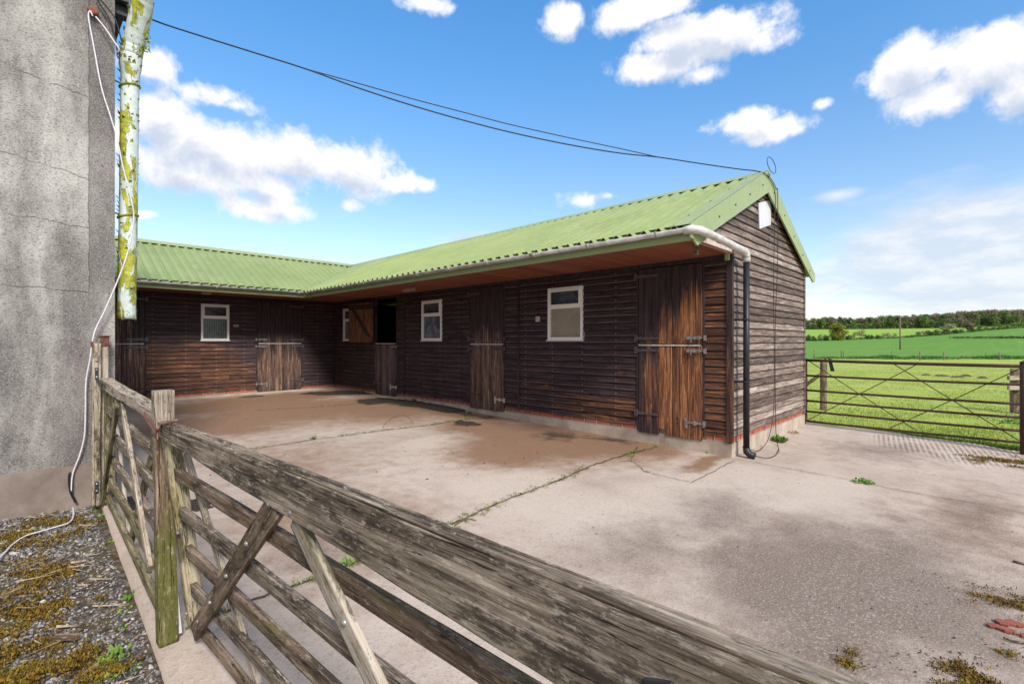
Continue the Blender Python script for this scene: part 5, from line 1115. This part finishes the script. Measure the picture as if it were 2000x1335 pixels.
# grass blades
def blades(name, n, gen, hmin, hmax, wid, mat, label, seed, lean=.5, cat='grass'):
    rg = np.random.default_rng(seed); P = gen(rg, n); P = np.array(P); n = len(P)
    z = np.array([terr(a, b) for a, b in P]); h = rg.uniform(hmin, hmax, n)*(.6+.8*np.array([.5+noise.noise(Vector((a*.8, b*.8, 3))) for a, b in P])); t = rg.uniform(0, 2*np.pi, n); le = rg.uniform(0, lean, n)*h
    b = np.stack([P[:, 0], P[:, 1], z-.005], 1); dx, dy = np.cos(t), np.sin(t); t2 = rg.uniform(0, 2*np.pi, n); w = wid*(1+rg.random(n)); off = np.stack([np.cos(t2)*w, np.sin(t2)*w, np.zeros(n)], 1)
    tip = b+np.stack([dx*le, dy*le, h], 1); V = np.stack([b-off, b+off, tip], 1).reshape(-1, 3); Fc = np.arange(3*n).reshape(-1, 3)
    o = npmesh(name, V, Fc, M[mat]); return tag(o, label, cat, kind='stuff')
def gen_past(rg, n):
    out = []
    while len(out) < n:
        d = 6.6+28*rg.random()**2; k = rg.uniform(.5, 1.25); p = FW*d+RT*(k*d)
        if p.x > xe_r(p.y)+.02+.25*rg.random()**3 and not (p.y > 2.2 and p.x < VB+.1): out.append((p.x, p.y))
    return out
blades('grass', 70000, gen_past, .02, .055, .004, 'grass', 'short bright grass of the pasture', 1)
def gen_edge(rg, n):
    out = []
    while len(out) < n:
        y = rg.uniform(-2, 2.25); x = xe_r(y)+abs(rg.normal(0, .10))-.02
        if noise.noise(Vector((x*2, y*2.3, 9))) > -.2: out.append((x, y))
    return out
blades('edge_grass', 9000, gen_edge, .03, .10, .004, 'longgrass', 'darker longer grass along the edge of the concrete', 2)
def gen_fence(rg, n):
    out = []
    while len(out) < n:
        k = rg.uniform(.55, 1.3); d = 46.5+abs(rg.normal(0, 1.0)); p = FW*d+RT*(k*d)
        if noise.noise(Vector((k*16, 0, 2)))+.25 > rg.random()*.7: out.append((p.x, p.y))
    return out
blades('long_grass', 14000, gen_fence, .05, .24, .03, 'longgrass', 'rough long grass growing under the far wire fence', 3)
def gen_fence2(rg, n):
    out = []
    while len(out) < n:
        c = rg.choice([.775, .845, .868, .98, 1.02, 1.045]); k = c+rg.normal(0, .012); p = FW*(46+rg.normal(0, .4))+RT*(k*46); out.append((p.x, p.y))
    return out
blades('dark_tussocks', 9000, gen_fence2, .15, .36, .03, 'darkweed', 'dark green tussocks at the feet of the far fence posts', 4)
# molehills
for i, (px, py, s) in enumerate([(1809, 732, 1.), (1839, 733.5, 1.5), (1870, 736, 1.3), (1887, 733.5, 1.), (1919, 737.5, .9)]):
    q = hit(px, py+1); n = 14; V = []; Fc = []
    for j in range(n+1):
        for a in range(18):
            r = j/n; th = a/18*2*math.pi; hh = (1-r*r)*(1+.4*noise.noise(Vector((math.cos(th)*r*3+i, math.sin(th)*r*3, 1)))); V.append((q.x+math.cos(th)*r*.24*s, q.y+math.sin(th)*r*.24*s, q.z-.02+.10*hh))
    for j in range(n):
        for a in range(18): Fc.append((j*18+a, j*18+(a+1) % 18, (j+1)*18+(a+1) % 18, (j+1)*18+a))
    o = npmesh('molehill', V, Fc, M['earth']); tag(o, ['leftmost small brown molehill in the pasture', 'largest brown molehill, second from the left', 'wide molehill in the middle of the row', 'molehill just behind the wide middle one', 'faint rightmost molehill of the row'][i], 'molehill', 'molehills in the pasture')
# field posts near
def postobj(name, px, pyt, pyb, wpx, label, d=None, mat='timber_post', lean=0, cat='post', seed=0):
    q = hit(px, pyb); dd = (q-CAM).dot(FW); ht = H+(CY-pyt)/F_*dd; w = wpx/F_*dd
    root = thing(name, q, label, cat); beam('shaft', M[mat], root, (q.x, q.y, q.z-.2), (q.x+lean, q.y, ht), w, w, seed=seed, nl=20, npz=24, side=(1,.2,0), rnd=.7, rough=.004)
    return root, q, dd, ht, w
r1, q, dd, ht, w = postobj('field_post', 1608.5, 705, 802, 11.5, 'thick grey timber post behind the left end of the field gate', seed=91)
a = atd(1602, 731, dd); b = atd(1560, 762, dd+.3); beam('strut', M['timber_dark'], r1, a, b, .07, .085, seed=92, side=(0,1,0))
r1, q, dd, ht, w = postobj('field_post', 1983, 720, 806, 15, 'grey timber post at the right behind the field gate', seed=93)
for (ya, yb) in ((738, 736), (757, 757)):
    a = atd(1969, ya, dd-.12); b = atd(2030, yb, dd-.12); beam('rail', M['timber_light'], r1, a, b, .05, .09, seed=int(ya), side=(0,1,0))
a = atd(1994, 768, dd-.2); b = atd(1986, 806, dd-.3); beam('strut', M['timber_dark'], r1, a, b, .06, .06, seed=95, side=(0,1,0))
def leafmass(name, P, size, mat, seed=0, parent=None, aspect=.5):
    rg = np.random.default_rng(seed); n = len(P); d1 = rg.normal(size=(n, 3)); d1 /= np.linalg.norm(d1, axis=1)[:, None]; d2 = np.cross(d1, rg.normal(size=(n, 3))); d2 /= np.linalg.norm(d2, axis=1)[:, None]
    s = size*rg.uniform(.5, 1.3, n)[:, None]; V = np.stack([P-d1*s, P-d2*s*aspect, P+d1*s, P+d2*s*aspect], 1).reshape(-1, 3)
    return npmesh(name, V, np.arange(4*n).reshape(-1, 4), M[mat] if isinstance(mat, str) else mat, parent)
# nettles by the right post
rg_ = np.random.default_rng(5); P = []
for (px, py, rr_) in ((1975, 858, .35), (1992, 835, .35), (1965, 845, .22), (1985, 870, .25), (2010, 850, .4)):
    q = hit(px, py+8); m = 320; P.append(np.stack([q.x+rg_.normal(0, rr_*.5, m), q.y+rg_.normal(0, rr_*.5, m), q.z+.28*rg_.random(m)**1.3], 1))
o = leafmass('nettles', np.concatenate(P), .035, 'darkweed', 3); tag(o, 'green nettles growing round the post at the right edge', 'nettles', kind='stuff')
# far wire fence
wf = thing('wire_fence', terrP(1800, 46), 'far post and wire fence between pasture and crop field', 'fence')
fps = [(1643.3, 683.5, 698, .10), (1647.5, 684, 697, .07), (1741, 684, 698, .08), (1796.8, 685.5, 703, .12), (1843, 688, 702.5, .13), (1925, 688, 700, .06), (1952.5, 687.5, 702.5, .11), (2018, 688, 704, .1), (1590, 683, 698, .08)]
tops = []
for i, (px, pt, pb, w) in enumerate(fps):
    q = hit(px, pb); dd = (q-CAM).dot(FW); dd = min(dd, 47.5); q = atd(px, pb, dd); ht = H+(CY-pt)/F_*dd; mb = MB(); mb.tube([(q.x, q.y, q.z-.3), (q.x+.02, q.y, ht)], w*.5, 8); mb.build('post', M['timber_post'], wf, smooth=True); tops.append((px, Vector((q.x, q.y, ht))))
tops.sort(key=lambda t: t[0])
for h in (.08, .35, .6):
    mb = MB(); mb.tube([t[1]-Vector((0,0,h)) for t in tops], .005, 4); mb.build('wire', M['steel'], wf)
# utility pole
q = hit(1758, 682.5); dd = (q-CAM).dot(FW); topz = H+(CY-617)/F_*dd
up = thing('utility_pole', q, 'tall thin wooden utility pole standing in the crop field', 'utility pole'); mb = MB(); mb.tube([(q.x, q.y, q.z-.3), (q.x, q.y, topz)], [.15, .12], 10); mb.build('pole', M['timber_post'], up, smooth=True)
mb = MB(); mb.box((q.x-.5, q.y-.06, topz-.5), (q.x+.5, q.y+.06, topz-.35)); mb.build('cross_arm', M['timber_post'], up)
# ============================================================ TREES
def tree_src(kind, seed, h, r, trunk, lobes, n, size, mat, low=.25, bare=.0):
    rg = np.random.default_rng(seed); root = bpy.data.objects.new('tree', None); link(root, None)
    mb = MB(); mb.tube([(0,0,-.5), (rg.normal()*.1, rg.normal()*.1, h*.25), (rg.normal()*.3, rg.normal()*.3, h*.55)], [trunk, trunk*.8, trunk*.5], 7)
    P = []
    for i in range(lobes):
        th = rg.uniform(0, 2*np.pi); rr = r*.62*math.sqrt(rg.random()); zc = h*(low+(.92-low)*rg.random()**.8); lim = math.sin(math.pi*min(1, max(.15, (zc/h-low*.5)/(1.05-low*.5))))**.6
        c = np.array([math.cos(th)*rr*lim, math.sin(th)*rr*lim, zc]); a = r*rg.uniform(.28, .48)
        mb.tube([(0, 0, h*rg.uniform(.2, .45)), tuple(c*np.array([.5,.5,.85])), tuple(c)], [trunk*.35, trunk*.22, trunk*.08], 4)
        m = n//lobes; v = rg.normal(size=(m, 3)); v /= np.linalg.norm(v, axis=1)[:, None]; q = c+v*(a*rg.random(m)[:, None]**.45)*np.array([1, 1, .8]); P.append(q)
    P = np.concatenate(P); P = P[(P[:, 2] > h*low*.35)]
    mb.build('trunk', M['bark'], root); leafmass('crown', P, size, mat, seed, root); return root
def place(src, name, loc, s, rot, label, cat, group, first, lift=0):
    if first: o = src; o.name = name
    else:
        o = src.copy(); o.name = name; COL.objects.link(o)
        for ch in src.children:
            c = ch.copy(); c.name = ch.name; c.parent = o; COL.objects.link(c)
    o.location = loc; o.rotation_euler = (0, 0, rot); o.scale = s if isinstance(s, tuple) else (s,)*3; tag(o, label, cat, group); return o
kinds = {}
def mk(kind, seed, **k): kinds.setdefault(kind, []).append([tree_src(kind, seed, **k), False])
for sd in (1, 2, 3): mk('green', sd, h=12, r=5.2, trunk=.28, lobes=22, n=2600, size=.46, mat='leaf_green', low=.3)
for sd in (4, 5, 6): mk('brown', sd, h=12, r=5.4, trunk=.3, lobes=24, n=2200, size=.42, mat='leaf_brown', low=.3)
for sd in (7, 8): mk('dark', sd, h=12, r=4.8, trunk=.3, lobes=20, n=2400, size=.5, mat='leaf_dark', low=.2)
for sd in (11, 12, 13): mk('shrub', sd, h=4, r=3.2, trunk=.1, lobes=12, n=1300, size=.28, mat='leaf_dark', low=.12)
for sd in (14, 15): mk('shrubg', sd, h=4, r=3.2, trunk=.1, lobes=9, n=800, size=.25, mat='leaf_green', low=.1)
mk('shrubp', 16, h=4, r=3.0, trunk=.1, lobes=9, n=700, size=.22, mat='leaf_pale', low=.1)
mk('shrubb', 17, h=4, r=2.8, trunk=.1, lobes=9, n=520, size=.20, mat='leaf_brown', low=.2)
mk('round', 20, h=9, r=5.2, trunk=.35, lobes=48, n=10000, size=.30, mat='leaf_yellow', low=.12)
rg = random.Random(21)
def put(kind, name, px, d, hpx_top, label, cat, group, wf_=1., sink=.3, srch=12.):
    lst = kinds[kind]; e = rg.choice(lst); 
    p = terrP(px, d); ztop = H+(CY-hpx_top)/F_*d; hh = max(1.5, ztop-p.z+sink); s = hh/(srch*.97); p.z -= sink
    place(e[0], name, p, (s*wf_, s*wf_, s), rg.uniform(0, 6.28), label, cat, group, not e[1]); e[1] = True
kl = {'green': 'fresh green leafy tree in the far wood on the hill', 'brown': 'brownish budding tree in the far wood on the hill', 'dark': 'dark green tree in the far wood on the hill'}
x = 1572
while x < 2040:
    top = np.interp(x, [1575, 1590, 1600, 1640, 1700, 1722, 1737, 1750, 1790, 1830, 1880, 1950, 2000, 2040], [622, 622, 620, 619, 620, 619, 613, 617, 617, 615, 609, 606, 607, 606])+rg.uniform(-1.5, 3)
    k = rg.choices(['green', 'brown', 'dark'], [.5, .4, .2] if x < 1700 else [.25, .6, .2])[0]
    put(k, 'tree', x, 480+rg.uniform(-8, 25), top, kl[k], 'tree', 'trees of the far wood', rg.uniform(.75, 1.05)); x += rg.uniform(6, 9.5)
x = 1700
while x < 2040:
    top = np.interp(x, [1700, 1760, 1830, 1880, 2000, 2040], [618, 617, 613, 608.5, 605, 605])+rg.uniform(-1, 3); k = rg.choices(['green', 'brown', 'dark'], [.3, .55, .15])[0]
    put(k, 'tree', x, 540+rg.uniform(-15, 25), top, kl[k], 'tree', 'trees of the far wood', 1.05); x += rg.uniform(9, 13)
x = 1840
while x < 2030:
    top = np.interp(x, [1840, 1900, 2000, 2040], [624, 619, 617, 616])+rg.uniform(-2, 3); k = rg.choices(['green', 'brown', 'dark'], [.3, .4, .4])[0]
    put(k, 'tree', x, 440+rg.uniform(-10, 15), top, kl[k], 'tree', 'trees of the far wood', 1.05); x += rg.uniform(8, 12)
# undergrowth of the wood
P = []; rgn = np.random.default_rng(31)
for _ in range(24000):
    px = rgn.uniform(1565, 2060); d = rgn.uniform(476, 500); p = terrP(px, d); P.append((p.x, p.y, p.z+rgn.random()**(1.5 if px < 1720 else .9)*((5.0 if px < 1720 else 7.5)+2.5*noise.noise(Vector((px*.08, 0, 0))))))
tag(leafmass('undergrowth', np.array(P), .85, 'leaf_dark', 6), 'dark undergrowth along the foot of the far wood', 'undergrowth', kind='stuff')
# big round tree and hedges
put('round', 'tree', 1637.5, 250, 633.5, 'large rounded yellow-green tree standing in the left hedge', 'tree', None, 1.02, srch=9.)
def X6(x): return 1560+x/4.545
def Y6(y): return 590+y/4.545
hed = [(85,345,290,45,'shrub','dark bush at the left end of the hedge beside the stable'),(135,342,305,40,'shrub','low dark bush second from the stable in the hedge'),(190,340,285,60,'shrubb','grey-brown bush left of the big rounded tree'),(240,345,290,55,'shrub','dark bush at the left foot of the rounded tree'),(310,348,300,60,'shrub','dark bush below the rounded tree'),(370,345,290,70,'shrubp','pale green bush in front of the rounded tree'),(440,338,290,50,'shrub','dark bush right of the rounded tree'),(495,332,265,60,'shrubb','brownish bush right of the rounded tree'),(555,325,245,60,'shrubb','tall bare brownish bush in the left hedge'),(605,323,285,40,'shrub','small dark bush right of the tall bare one'),(650,322,290,40,'shrub','small dark hedge bush halfway to the pole'),(700,322,288,45,'shrub','dark bush left of the pale blossoming bush'),(752,322,275,55,'shrubb','brown bush beside the pale blossoming bush'),(800,320,272,60,'shrubp','pale blossoming bush left of the utility pole'),(850,320,275,50,'shrubb','brownish bush just left of the utility pole'),(960,310,298,40,'shrub','tiny bush right of the utility pole'),(1005,308,290,45,'shrub','low bush starting the right hedge'),(1055,303,268,55,'shrubg','green bush second in the right hedge'),(1105,298,255,65,'shrubb','brown-green bush third in the right hedge'),(1160,296,250,80,'shrub','dark broad bush in the right hedge'),(1225,292,250,80,'shrub','dark broad bush left of the gap in the right hedge'),(1300,286,240,80,'shrub','dark bush rising in the right hedge'),(1325,240,192,75,'shrubp','pale small tree behind the right hedge'),(1390,276,240,70,'shrub','dark bush before the brown tree'),(1440,270,238,50,'shrubg','green bush left of the brown tree'),(1540,262,225,70,'shrub','dark bush below the brown tree'),(1600,254,210,70,'shrubg','bright green bush right of the brown tree'),(1670,245,222,50,'shrubg','low green bush on the hill crest'),(1730,240,215,60,'shrubg','green bush beside the low crest bush'),(1780,238,198,80,'shrubg','rounded green bush on the crest'),(1845,232,200,80,'shrubg','wide green bush on the crest'),(1920,228,190,90,'shrubg','tall green bush near the right end of the crest'),(1975,222,185,80,'shrubg','green bush at the right edge of the crest'),(2040,220,175,90,'shrubg','green bush past the right edge of the crest')]
for (x, yb, yt, w, k, lab) in hed:
    put(k, 'shrub', X6(x), 260 if yb > 250 or x > 1400 else 300, Y6(yt), lab, 'bush', 'bushes of the field hedges', max(.8, min(1.8, (w/4.545/F_*260)/(5.6*max(1.5, ((yb-yt)/4.545/F_*260+.3))/4))), srch=4.)
put('brown', 'tree', X6(1500), 262, Y6(165), 'rounded brown tree standing in the right hedge', 'tree', None, 1.25)
for kd in kinds.values():
    for e in kd:
        if not e[1]:
            for ch in list(e[0].children): bpy.data.objects.remove(ch)
            bpy.data.objects.remove(e[0])
# low dark hedge bank on the right and along the hedge bottom
P = []
for _ in range(5200):
    px = rgn.uniform(1860, 2040); p = hit(px, 660.3, 60); P.append((p.x+rgn.normal(0, .6), p.y+rgn.normal(0, .6), p.z+rgn.random()*.55))
    if _ > 900: break
tag(leafmass('ditch_growth', np.array(P), .35, 'leaf_dark', 8), 'thin dark line of growth across the right of the crop field', 'undergrowth', kind='stuff')
P = []
for _ in range(5000):
    px = rgn.uniform(1565, 2040); p = terrP(px, 260+rgn.normal(0, .6)); P.append((p.x, p.y, p.z+rgn.random()*.9))
tag(leafmass('hedge_bottom', np.array(P), .3, 'leaf_dark', 9), 'low growth along the foot of the field hedge', 'undergrowth', kind='stuff')
# ============================================================ SKY, SUN, CAMERA
SUN_DIR = Vector((-.36, -1.0, 0)).normalized(); EL = R(40)
sun_v = Vector((SUN_DIR.x*math.cos(EL), SUN_DIR.y*math.cos(EL), math.sin(EL)))
sl = bpy.data.lights.new('sun', 'SUN'); sl.energy = 2.4; sl.angle = R(14); sl.color = (1, .95, .88)
so_ = bpy.data.objects.new('sun', sl); COL.objects.link(so_); so_.rotation_euler = sun_v.to_track_quat('Z', 'Y').to_euler()
wd = bpy.data.worlds.new('World'); sc.world = wd; wd.use_nodes = True
class WT(NT):
    def __init__(s, tree): s.t = tree; s.t.nodes.clear(); s.out = s.t.nodes.new('ShaderNodeOutputWorld'); s._o = None
w = WT(wd.node_tree)
sky = w.node('TexSky', sky_type='NISHITA', sun_disc=False, sun_elevation=EL, sun_rotation=math.atan2(sun_v.x, sun_v.y), altitude=100, air_density=1.0, dust_density=.6, ozone_density=1.4)
vec = w.node('TexCoord').outputs['Generated']; vx, vy, vz = w.sep(vec)
az = w.m('ARCTAN2', vy, vx); el = w.m('ARCSINE', vz)
def azel(px, py): d = ray(px, py).normalized(); return math.atan2(d.y, d.x), math.asin(d.z)
def cb(px, py, rx, ry, st=1.):
    a, e = azel(px, py); a2, _ = azel(px+rx, py); _, e2 = azel(px, py-ry); return (a, e, abs(a2-a), abs(e2-e), st)
CL = [cb(1780,130,140,62,1.1), cb(1920,130,150,70,1.1), cb(1840,185,130,50), cb(1990,170,90,70),
      cb(1215,30,62,38), cb(1320,70,85,40), cb(1420,65,130,55,1.1), cb(1480,75,80,30,.8), cb(1290,130,105,36), cb(1102,38,38,28,.7), cb(1280,15,110,25,.8), cb(1370,145,50,20,.7),
      cb(405,185,75,26,.75), cb(455,205,40,18,.5), cb(290,125,62,34,.9), cb(300,225,75,75,1.), cb(430,290,150,65,1.05), cb(560,310,130,62,1.1), cb(680,330,110,55,1.1), cb(360,330,130,50,1.), cb(760,358,62,20,.8), cb(510,350,130,35,.8),
      cb(555,412,110,22,.6), cb(540,388,60,26,.6), cb(684,401,22,13,.55), cb(835,363,22,14,.5), cb(285,418,30,9,.5), cb(100,280,200,120,1.),
      cb(1450,238,62,24,.8), cb(1520,255,80,24,.75), cb(1608,203,20,11,.5), cb(1140,392,30,14,.45), cb(1190,381,18,8,.4), cb(835,8,55,18,.6),
      cb(-300,200,240,110), cb(2350,300,260,120), cb(2700,100,200,110), cb(-700,-100,300,160)]
CL += [(-2.2,.5,.5,.2,1.), (-1.4,.8,.5,.2,1.), (2.8,.4,.4,.2,1.), (-2.8,.9,.6,.2,1.), (-.9,.45,.3,.15,1.)]
def dens(dz):
    v2 = w.comb(vx, vy, w.m('ADD', vz, dz)); e2 = w.m('ADD', el, dz)
    n1 = w.noise(v2, 9., 8, .62, .2); n2 = w.noise(v2, 26., 6, .65)
    b = w.m('ADD', w.blobs(az, e2, CL), .20)
    b = w.m('MAXIMUM', b, w.m('MULTIPLY_ADD', w.smooth(e2, .74, 1.0), 2., -1.)); b = w.m('MAXIMUM', b, w.m('MULTIPLY_ADD', w.smooth(w.m('ADD', w.m('MULTIPLY', vx, SA), w.m('MULTIPLY', vy, CA)), .15, -.35), 2., -1.))  # unseen cloud cover added overhead and behind the camera for whiter, softer fill
    return w.m('ADD', b, w.m('ADD', w.m('MULTIPLY', w.m('SUBTRACT', n1, .5), 2.5), w.m('MULTIPLY', w.m('SUBTRACT', n2, .5), 1.0)))
d0 = dens(0.); d1 = dens(.030)
alpha = w.smooth(d0, .02, .70); shade = w.m('MULTIPLY', w.smooth(w.m('ADD', d1, w.m('MULTIPLY', w.m('SUBTRACT', w.noise(vec, 14., 6, .6), .5), .9)), .30, 1.30), .95)
ccol = w.mix(shade, (.60, .59, .60), (.33, .375, .46))
# thin pale cloud veil low on the right, soft
hz = w.blobs(az, el, [cb(1850,510,460,180,1.5), cb(2050,470,300,150,1.2), cb(1650,560,300,90,.7), cb(980,470,160,22,.7), cb(1640,380,60,18,.5), cb(2000,620,900,60,.8)])
hn1 = w.noise(w.scale(vec, (1, 1, 3.2)), 6., 7, .58)
veil = w.m('MULTIPLY', w.smooth(w.m('ADD', hz, w.m('MULTIPLY', w.m('SUBTRACT', hn1, .5), 1.3)), .0, .75), .88)
hn2 = w.noise(w.scale(vec, (1, 1, 3.)), 12., 6, .6)
vcol = w.mix(w.smooth(hn2, .38, .64), (.38,.43,.50), (.50,.51,.535))
hs = w.node('HueSaturation', {0: .5, 1: 1.12, 2: 1., 4: sky.outputs[0]})
SKS = .125
skm = w.mix(w.smooth(el, .15, .62), (SKS*1.0, SKS*.93, SKS*.90), (SKS*.64, SKS*1.05, SKS*1.2))
skc = w.mix(1., hs.outputs[0], skm, 'MULTIPLY')
SKYCOL = skc
c = w.mix(veil, skc, vcol); c = w.mix(alpha, c, ccol)
EXPO = .88
k_ = 2**(-EXPO)
bg = w.node('Background', {0: c, 1: 1.}); w.t.links.new(bg.outputs[0], w.out.inputs[0])
cam = bpy.data.cameras.new('camera'); co = bpy.data.objects.new('camera', cam); COL.objects.link(co)
co.location = CAM; co.rotation_euler = (math.pi/2, 0, -A); cam.sensor_width = 36; cam.lens = F_/2000*36; cam.shift_y = -.0005; cam.clip_start = .03; cam.clip_end = 6000
sc.camera = co
sc.view_settings.view_transform = 'Standard'; sc.view_settings.look = 'None'; sc.view_settings.gamma = 1; sc.view_settings.exposure = EXPO
